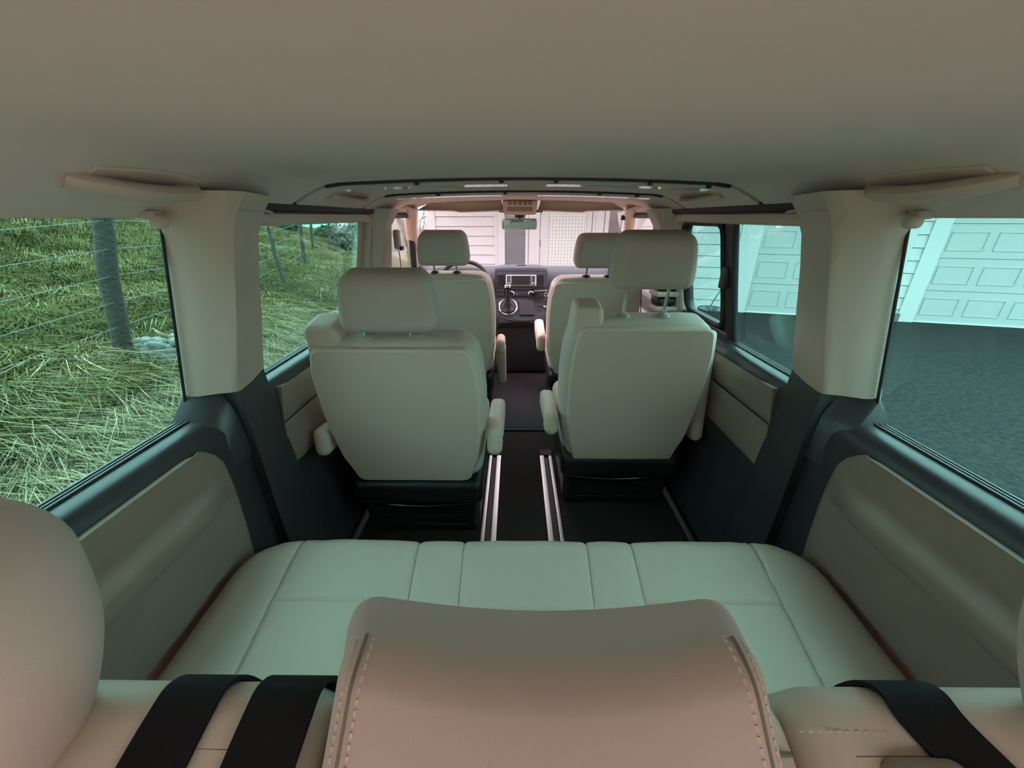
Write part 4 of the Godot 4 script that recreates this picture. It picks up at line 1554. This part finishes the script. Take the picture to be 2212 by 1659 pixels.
func house() -> void:
	var en := Vector3(0, 0, 1)
	var ex := Vector3.RIGHT
	var o := P(0, -0.5, 7.9)
	var h := thing("house_front", "white clapboard house front with porch frames ahead of the windscreen", "house", o)
	slab(h, "wall_core", Vector3.ZERO, ex, en, -1.68, 3.0, 0.0, 3.0, -0.05, M.white, 0.3)
	planks(h, Vector3.ZERO, ex, -1.55, -0.43, 0.0, 3.0, 0.171, en, M.siding)
	slab(h, "corner_board", Vector3.ZERO, ex, en, -1.70, -1.545, 0.0, 3.0, 0.045, M.white, 0.33)
	slab(h, "frame_post", Vector3.ZERO, ex, en, -0.435, -0.36, 0, 3.0, 0.04, M.white)
	slab(h, "frame_post", Vector3.ZERO, ex, en, -0.36, -0.235, 0, 3.0, 0.06, M.white)
	slab(h, "frame_post", Vector3.ZERO, ex, en, 0.158, 0.215, 0, 3.0, 0.05, M.white)
	slab(h, "frame_post", Vector3.ZERO, ex, en, 0.225, 0.43, 0, 3.0, 0.06, M.white)
	slab(h, "frame_post", Vector3.ZERO, ex, en, 1.42, 1.47, 0, 3.0, 0.055, M.white)
	slab(h, "frame_post", Vector3.ZERO, ex, en, 1.475, 1.64, 0, 3.0, 0.04, M.white)
	slab(h, "frame_post", Vector3.ZERO, ex, en, 1.65, 1.725, 0, 3.0, 0.06, M.white)
	slab(h, "frame_post", Vector3.ZERO, ex, en, 2.20, 2.35, 0, 3.0, 0.05, M.white)
	slab(h, "kick_panel", Vector3.ZERO, ex, en, -0.24, 0.16, 0.0, 0.83, 0.03, M.white)
	slab(h, "kick_panel", Vector3.ZERO, ex, en, 1.72, 2.21, 0.0, 0.80, 0.03, M.white)
	slab(h, "frame_head", Vector3.ZERO, ex, en, -0.44, 2.35, 2.2, 3.0, 0.045, M.white)
	planks(h, Vector3.ZERO, ex, 2.35, 3.0, 0.0, 3.0, 0.171, en, M.siding)
	slab(h, "narrow_pane", Vector3.ZERO, ex, en, -0.235, 0.158, 0.83, 2.2, 0.012, M.pane, 0.02).set_meta("label", "dark narrow side pane")
	slab(h, "side_window_pane", Vector3.ZERO, ex, en, 1.725, 2.20, 0.80, 2.2, 0.012, M.pane, 0.02)
	var rf := MB.new()
	rf.box(Vector3(0.65, 2.75, 0.6), Vector3(4.9, 0.16, 2.8))  # added roof, out of view, reaches far out to shade the house front
	obj("added_eaves", rf, M.white, h)
	# entrance door with a lattice-patterned pane
	var dr := thing("entrance_door", "white entrance door with a large pale checked pane", "door", o)
	slab(dr, "door_leaf", Vector3.ZERO, ex, en, 0.44, 0.59, 0.03, 2.18, 0.04, M.white)
	slab(dr, "door_leaf", Vector3.ZERO, ex, en, 1.32, 1.41, 0.03, 2.18, 0.04, M.white)
	slab(dr, "door_leaf", Vector3.ZERO, ex, en, 0.59, 1.32, 0.03, 0.84, 0.04, M.white)
	slab(dr, "door_leaf", Vector3.ZERO, ex, en, 0.59, 1.32, 2.05, 2.18, 0.04, M.white)
	slab(dr, "door_pane", Vector3.ZERO, ex, en, 0.585, 1.325, 0.83, 2.06, 0.020, M.lace, 0.02)
	for k in 12:
		slab(dr, "glazing_bar", Vector3.ZERO, ex, en, 0.612 + k * 0.0605, 0.628 + k * 0.0605, 0.84, 2.05, 0.027, M.lattice, 0.012, 0.002)
	for k in 20:
		slab(dr, "glazing_bar", Vector3.ZERO, ex, en, 0.59, 1.32, 0.86 + k * 0.0605, 0.872 + k * 0.0605, 0.026, M.lattice, 0.012, 0.002)
	for y in [1.18, 1.75]:
		slab(dr, "hinge", Vector3.ZERO, ex, en, 0.435, 0.452, y, y + 0.13, 0.052, M.concrete, 0.03)

	# garage wing, its wall turned a little towards the driveway
	var gx := Vector3(0.961, 0, 0.278).normalized()
	var gn := Vector3(-gx.z, 0, gx.x)
	var go := P(3.0, -0.5, 7.93)
	var g := thing("garage_wing", "white clapboard garage wing with corner boards around its doors", "house", go)
	slab(g, "wall_core", Vector3.ZERO, gx, gn, 0.0, 7.6, 0.0, 3.0, -0.09, M.white, 0.3)
	planks(g, Vector3.ZERO, gx, 0.0, 1.16, 0.0, 3.0, 0.205, gn, M.siding)
	planks(g, Vector3.ZERO, gx, 3.74, 3.93, 0.0, 3.0, 0.205, gn, M.siding)
	slab(g, "corner_board", Vector3.ZERO, gx, gn, 1.15, 1.50, 0.0, 3.0, 0.05, M.white)
	slab(g, "corner_board", Vector3.ZERO, gx, gn, 3.60, 3.75, 0.0, 3.0, 0.05, M.white)
	slab(g, "corner_board", Vector3.ZERO, gx, gn, 3.92, 4.16, 0.0, 3.0, 0.05, M.white)
	slab(g, "corner_board", Vector3.ZERO, gx, gn, 6.46, 6.66, 0.0, 3.0, 0.05, M.white)
	planks(g, Vector3.ZERO, gx, 6.66, 7.6, 0.0, 3.0, 0.205, gn, M.siding)
	slab(g, "door_head", Vector3.ZERO, gx, gn, 1.5, 3.6, 2.14, 3.0, 0.03, M.white)
	slab(g, "door_head", Vector3.ZERO, gx, gn, 4.16, 6.46, 2.14, 3.0, 0.03, M.white)
	slab(g, "stone_foot", Vector3.ZERO, gx, gn, 3.74, 3.95, -0.03, 0.14, 0.06, M.concrete)
	var ev := MB.new()
	ev.box(Vector3(3.9, 3.1, 0.45), Vector3(7.8, 0.16, 2.1))  # added overhang, out of view, keeps skylight off the garage wall
	obj("added_eaves", ev, M.white, g).transform = Transform3D(Basis(gx, Vector3.UP, gn), Vector3.ZERO)
	for q in [[1.5, 3.6, "white panelled garage door beyond the sliding window"], [4.16, 6.46, "white panelled garage door beyond the rear side window"]]:
		var gd := thing("garage_door", q[2], "garage door", go, "garage doors")
		slab(gd, "floor_seal", Vector3.ZERO, gx, gn, q[0], q[1], 0.0, 0.022, 0.0, M.lace, 0.03)
		for r in 4:
			var y := 0.022 + r * 0.53
			var sec := slab(gd, "door_section", Vector3.ZERO, gx, gn, q[0] + 0.005, q[1] - 0.005, y, y + 0.524, -0.02, M.garage)
			var cw: float = (q[1] - q[0]) / 3.5 if q[0] < 2 else (q[1] - q[0]) / 3.8
			for c in 4:
				var x0: float = q[0] + 0.075 + c * cw
				if x0 + 0.3 > q[1]:
					continue
				var b := MB.new()
				# raised frame of each cassette, with a lower field inside
				var w := minf(cw - 0.12, q[1] - x0 - 0.04)
				for e in [[x0, x0 + w, y + 0.115, y + 0.128], [x0, x0 + w, y + 0.392, y + 0.405], [x0, x0 + 0.013, y + 0.115, y + 0.405], [x0 + w - 0.013, x0 + w, y + 0.115, y + 0.405]]:
					b.rbox(Vector3((e[0] + e[1]) / 2, (e[2] + e[3]) / 2, -0.017), Vector3(e[1] - e[0], e[3] - e[2], 0.016), 0.005, 1)
				obj("cassette_frame", b, M.garage, sec)
	# garden chair of bent iron
	var ch := thing("garden_chair", "thin black wrought-iron garden chair standing by the clapboard", "chair", P(2.98, -0.5, 5.9))
	var sr := []
	for k in 24:
		sr.append(Vector3(cos(TAU * k / 24) * 0.19, 0.42, sin(TAU * k / 24) * 0.19))
	var b2 := MB.new()
	b2.tube(sr, 0.009, 6, true)
	obj("seat_rim", b2, M.iron, ch)
	for k in 4:
		b2 = MB.new()
		var a := PI * k / 4
		b2.tube([Vector3(cos(a) * 0.19, 0.42, sin(a) * 0.19), Vector3(-cos(a) * 0.19, 0.42, -sin(a) * 0.19)], 0.005, 5)
		obj("seat_bar", b2, M.iron, ch)
	b2 = MB.new()
	var sr2 := []
	for k in 20:
		sr2.append(Vector3(cos(TAU * k / 20) * 0.10, 0.42, sin(TAU * k / 20) * 0.10))
	b2.tube(sr2, 0.005, 5, true)
	obj("seat_ring", b2, M.iron, ch)
	for q in [[-0.13, 0.13], [0.13, 0.13], [-0.13, -0.13], [0.13, -0.13]]:
		b2 = MB.new()
		b2.tube([Vector3(q[0], 0.42, q[1]), Vector3(q[0] * 1.3, 0.0, q[1] * 1.3)], 0.008, 6)
		obj("leg", b2, M.iron, ch)
	# the back faces the house: two stiles bending into a hoop, a scroll between
	for q in [-0.16, 0.16]:
		b2 = MB.new()
		b2.tube(smooth([Vector3(0.06 if q < 0 else 0.19, 0.42, q), Vector3(0.12 if q < 0 else 0.19, 0.58, q * 0.95), Vector3(0.19 if q < 0 else 0.20, 0.74, q * 0.8), Vector3(0.24, 0.86, q * 0.45), Vector3(0.27, 0.91, 0.0)], 5), 0.008, 6)
		obj("back_stile", b2, M.iron, ch)
	b2 = MB.new()
	var sp := []
	for k in 26:
		var a := k * 0.36
		var r := 0.10 * (1.0 - k / 30.0)
		sp.append(Vector3(0.20 + cos(a + 2.6) * r * 0.25, 0.52 + sin(a + 2.6) * r * 0.7, cos(a + 2.6) * r))
	b2.tube(sp, 0.006, 5)
	obj("scroll", b2, M.iron, ch)
	b2 = MB.new()
	b2.tube([Vector3(0.19, 0.42, 0.0), Vector3(0.20, 0.62, 0.02), Vector3(0.265, 0.90, 0.0)], 0.006, 5)
	obj("back_bar", b2, M.iron, ch)

func fence() -> void:
	var posts := [[-2.68, 2.39, 1.75, 0.048, 0.27, "stout grey wooden fence post seen through the rear side window"], [-3.70, 6.90, 1.6, 0.026, 0.105, "slim fence post standing between the leaning stake and the farthest post"], [-7.56, 15.0, 1.9, 0.045, 0.128, "dark fence post farthest along, near the bushes beyond the middle window"], [-3.01, 5.06, 1.5, 0.022, -0.07, "thin leaning fence stake beyond the middle window"]]
	for q in posts:
		var y := hill_y(q[0], q[1])
		var t := thing("fence_post", q[5], "fence post", P(q[0], y, q[1]), "wooden posts of the field fence")
		var b := MB.new()
		var pts := []
		var rad := []
		for k in 9:
			var v := k / 8.0
			pts.append(Vector3(q[4] * v * q[2] + 0.006 * sin(k * 1.7), -0.15 + v * (q[2] + 0.15), 0.006 * cos(k * 2.1)))
			rad.append(q[3] * (1.06 - 0.12 * v + 0.03 * sin(k * 2.7)))
		b.tube(pts, rad, 12)
		obj("shaft", b, M.wood, t)
		for k in 5:
			b = MB.new()
			var yy := 0.25 + k * 0.22
			b.tube([Vector3(q[4] * yy + q[3] * 0.75, yy - 0.02, q[3] * 0.75), Vector3(q[4] * yy + q[3] * 0.95, yy, q[3] * 0.85), Vector3(q[4] * yy + q[3] * 0.75, yy + 0.02, q[3] * 0.75)], 0.003, 5)
			obj("staple", b, M.wire, t)
	var hs := ["lowest", "second lowest", "third lowest", "third highest", "second highest", "highest"]
	for k in 6:
		var a := P(-2.60, hill_y(-2.6, -1.2), -1.2) + Vector3(0, 0.10 + k * 0.155, 0)
		var p1 := P(-2.62 + 0.27 * (0.10 + k * 0.155), hill_y(-2.68, 2.39) + 0.10 + k * 0.155, 2.39)
		var p2 := P(-3.67, hill_y(-3.7, 6.9) + 0.10 + k * 0.155, 6.9)
		var p3 := P(-7.52, hill_y(-7.56, 15.0) + 0.10 + k * 0.155, 15.0)
		var b := MB.new()
		var pts := []
		for sg in [[a, p1], [p1, p2], [p2, p3]]:
			for i in 6:
				var v := i / 6.0
				pts.append(sg[0].lerp(sg[1], v) - Vector3(0, 0.06 * sin(v * PI), 0))
		pts.append(p3)
		b.tube(pts, 0.0017, 5)
		tag(obj("fence_wire", b, M.wire), "thin fence wire strung between the posts, %s of the six" % hs[k], "wire", "wires of the field fence")
	# concrete trough by the post, filled with pale stones
	var tp := P(-2.53, hill_y(-2.53, 2.53) - 0.03, 2.54)
	var tr := thing("stone_trough", "grey concrete trough of pale stones beside the stout fence post", "trough", tp)
	var bs := Basis(Vector3.UP, 0.35)
	var b3 := MB.new()
	b3.rbox(Vector3(0.05, 0.06, 0), Vector3(0.42, 0.17, 0.26), 0.015, 2, 1, bs)
	obj("basin", b3, M.concrete, tr)
	b3 = MB.new()
	for e in [[0.05, 0.12, 0.44, 0.03], [0.05, -0.12, 0.44, 0.03], [-0.155, 0, 0.03, 0.26], [0.255, 0, 0.03, 0.26]]:
		b3.rbox(bs * Vector3(e[0], 0.155, e[1]), Vector3(e[2], 0.05, e[3]), 0.01, 1, 1, bs)
	obj("rim", b3, M.concrete, tr)
	for k in 34:
		b3 = MB.new()
		var r := rng.randf_range(0.018, 0.034)
		var sd := rng.randf() * 9.0
		b3.rbox(bs * Vector3(rng.randf_range(-0.12, 0.22), 0.165 + rng.randf_range(0, 0.05), rng.randf_range(-0.09, 0.09)), Vector3(r, r * 0.8, r * 1.1) * 2.0, r * 0.6, 2, 1, Basis(Vector3.UP, sd), func(p: Vector3) -> Vector3: return p * (1.0 + 0.18 * sin(p.x * 90.0 + sd) * cos(p.y * 70.0)))
		obj("stone", b3, M.stone, tr)

func blades(n: int, h: float, w: float, lean: float, sd: int) -> ArrayMesh:
	var r := RandomNumberGenerator.new()
	r.seed = sd
	var b := MB.new()
	for k in n:
		var a := r.randf() * TAU
		var p := Vector3(cos(a), 0, sin(a)) * r.randf() * h * 0.35
		var dr := Vector3(cos(a + r.randf_range(-1, 1)), 0, sin(a + r.randf_range(-1, 1))) * lean * r.randf_range(0.4, 1.3) * h + Vector3(0.15, 0, 0.1) * h
		var hh := h * r.randf_range(0.6, 1.15)
		var sd2 := Vector3(-dr.z, 0, dr.x).normalized() * w / 2
		var m := p + dr * 0.35 + Vector3(0, hh * 0.65, 0)
		var t := p + dr + Vector3(0, hh * (1.0 - 0.35 * lean), 0)
		var o := b.v.size()
		for q in [p - sd2, p + sd2, m - sd2 * 0.8, m + sd2 * 0.8, t]:
			b.v.append(q)
		b.quad(o, o + 1, o + 3, o + 2)
		b.tri(o + 2, o + 3, o + 4)
	return b.mesh(80)

func scatter(called: String, me: Mesh, label: String, n: int, pick: Callable, tint: Callable) -> void:
	var mm := MultiMesh.new()
	mm.transform_format = MultiMesh.TRANSFORM_3D
	mm.use_colors = true
	mm.mesh = me
	mm.instance_count = n
	for i in n:
		var q: Array = pick.call()         # x, d, size
		var x: float = q[0]
		var d: float = q[1]
		var y := hill_y(x, d)
		var bs := Basis(Vector3.UP, rng.randf() * TAU).scaled(Vector3.ONE * q[2])
		mm.set_instance_transform(i, Transform3D(bs, P(x, y - 0.02, d)))
		mm.set_instance_color(i, tint.call(x, d))
	var o := MultiMeshInstance3D.new()
	o.name = numbered(called)
	o.multimesh = mm
	o.material_override = M.blade
	add_child(o)
	tag(o, label, "grass", "", "stuff")

func plants() -> void:
	rng.seed = 99
	var nz := FastNoiseLite.new()
	nz.seed = 31
	nz.frequency = 0.55
	# combed meadow grass over the slope
	scatter("meadow_grass", blades(15, 0.16, 0.0060, 1.2, 3), "long green grass combed by the wind over the hillside", 25000, func() -> Array:
		var s := 1.2 + 34.0 * pow(rng.randf(), 2.4)
		var d := s * 0.45 - 0.6 + (s * 1.7 + 4.6) * rng.randf()
		return [-1.25 - s, d, rng.randf_range(0.7, 1.25) * (0.9 + s * 0.07)],
		func(x: float, d: float) -> Color:
			var c := clampf(nz.get_noise_2d(x, d * 1.4) * 0.8 + 0.5 + rng.randf_range(-0.3, 0.3), 0, 1)
			return Color(0.040, 0.042, 0.009).lerp(Color(0.105, 0.086, 0.023), c).lerp(Color(0.24, 0.20, 0.10), 0.75 * ss(0.72, 1.0, c)))
	# bleached straw heaped along the foot of the bank
	scatter("dry_grass", blades(30, 0.20, 0.0030, 1.6, 8), "pale dead straw heaped at the foot of the bank", 8600, func() -> Array:
		var d := rng.randf_range(-0.3, 6.8)
		var s := absf(rng.randfn(0.45, 0.33)) + 0.10
		return [-1.25 - s, d, rng.randf_range(0.7, 1.35)],
		func(_x: float, _d: float) -> Color:
			var c := rng.randf()
			return Color(0.13, 0.112, 0.06).lerp(Color(0.46, 0.385, 0.25), c * c))
	# russet hedge, out of view behind the van, dims and warms the rear light
	var hd := thing("unseen_hedge", "tall russet hedge out of view behind the van, dimming and warming the light from the rear", "hedge", P(1.5, -0.5, -5.9))
	var hb := MB.new()
	hb.rbox(Vector3(0, 1.8, 0), Vector3(19.0, 3.6, 1.1), 0.35, 3, 8, Basis(), func(p: Vector3) -> Vector3: return p + Vector3(0, 0.10 * sin(p.x * 1.7), 0.12 * sin(p.x * 2.3 + p.y * 2.0)))
	obj("hedge_body", hb, M.beech, hd)
	hb = MB.new()
	for k in 5000:
		var p := Vector3(rng.randf_range(-9.4, 9.4), rng.randf_range(0.05, 3.7), rng.randf_range(-0.66, -0.50))
		if rng.randf() < 0.25:
			p = Vector3(rng.randf_range(-9.4, 9.4), rng.randf_range(3.55, 3.8), rng.randf_range(-0.5, 0.5))
		var u := Vector3(rng.randfn(), rng.randfn(), rng.randfn()).normalized() * 0.07
		var w := u.cross(Vector3(rng.randfn(), rng.randfn(), rng.randfn())).normalized() * 0.05
		var k0 := hb.v.size()
		for q in [p - w, p + u, p + w, p - u]:
			hb.v.append(q)
		hb.quad(k0, k0 + 1, k0 + 2, k0 + 3)
	obj("leaves", hb, M.beech, hd).set_meta("kind", "stuff")
	# bushes on the skyline and bare trees
	var bushes := [[-17.5, 31.0, 0.9, "dark evergreen bush on the skyline nearest the thin posts"], [-13.0, 29.0, 0.9, "dark evergreen bush low in the dip of the skyline"], [-9.8, 25.0, 1.2, "dark round bush at the front edge of the middle window"], [-20.5, 32.5, 0.8, "dark small bush highest up the slope"]]
	for q in bushes:
		var y := hill_y(q[0], q[1])
		var t := thing("bush", q[3], "bush", P(q[0], y, q[1]), "bushes on the skyline")
		_foliage(t, 700, q[2], M.leaf, 0.20)
	for q in [[-5.6, 17.0, 1.4, "grey-green shrub beyond the driver's door window"], [-7.2, 21.0, 1.6, "grey-green shrub farther off beyond the driver's door window"]]:
		var t := thing("shrub", q[3], "shrub", P(q[0], hill_y(q[0], q[1]), q[1]), "shrubs beyond the driver's window")
		_foliage(t, 500, q[2], M.shrub, 0.16)
	var bt := thing("bare_tree", "bare leafless tree beside the corner of the white house", "tree", P(-3.5, -0.5, 13.5))
	var b := MB.new()
	b.tube([Vector3.ZERO, Vector3(0.05, 0.8, 0), Vector3(0.0, 1.5, 0.05)], [0.11, 0.09, 0.06], 8)
	obj("trunk", b, M.bark, bt)
	var r := RandomNumberGenerator.new()
	r.seed = 4
	for k in 14:
		b = MB.new()
		var p := Vector3(0, r.randf_range(0.7, 1.6), 0)
		var dv := Vector3(r.randf_range(-1, 1), r.randf_range(0.5, 1.4), r.randf_range(-1, 1)).normalized()
		var pts := [p]
		for i in 5:
			dv = (dv + Vector3(r.randf_range(-0.4, 0.4), r.randf_range(-0.1, 0.4), r.randf_range(-0.4, 0.4))).normalized()
			pts.append(pts[-1] + dv * 0.28)
			for e in 2:
				var tw := (dv + Vector3(r.randf_range(-0.9, 0.9), r.randf_range(-0.3, 0.8), r.randf_range(-0.9, 0.9))).normalized()
				b.tube([pts[-1], pts[-1] + tw * 0.22, pts[-1] + tw * 0.42 + Vector3(0, 0.06, 0)], [0.010, 0.007, 0.003], 4)
		b.tube(pts, [0.04, 0.03, 0.024, 0.018, 0.013, 0.008], 5)
		obj("branch", b, M.bark, bt)

func _foliage(t: Node3D, n: int, r: float, m: Material, leaf: float) -> void:
	var b := MB.new()
	for k in n:
		var d := Vector3(rng.randfn(), rng.randfn(), rng.randfn()).normalized()
		var p := d * r * (0.75 + 0.25 * rng.randf() + 0.18 * sin(d.x * 5.0 + d.z * 4.0)) * Vector3(1.15, 0.75, 1.0) + Vector3(0, r * 0.6, 0)
		var u := Vector3(rng.randfn(), rng.randfn(), rng.randfn()).normalized()
		var w := u.cross(d).normalized()
		var o := b.v.size()
		for q in [p - w * leaf * 0.5, p + u * leaf * 0.5, p + w * leaf * 0.5, p - u * leaf * 0.7]:
			b.v.append(q)
		b.quad(o, o + 1, o + 2, o + 3)
	var f := obj("foliage", b, m, t)
	f.set_meta("kind", "stuff")
	b = MB.new()
	b.tube([Vector3(0, -0.1, 0), Vector3(0.02, r * 0.5, 0), Vector3(0, r, 0)], [0.09 * r, 0.07 * r, 0.03 * r], 7)
	obj("stem", b, M.bark, t)
	# inner mass so that the bush is not see-through
	b = MB.new()
	b.rbox(Vector3(0, r * 0.6, 0), Vector3(1.5, 1.0, 1.3) * r, r * 0.45, 4, 2, Basis(), func(p: Vector3) -> Vector3: return p * (1.0 + 0.10 * sin(p.x * 4.0) * cos(p.z * 5.0)))
	obj("crown", b, m, t)
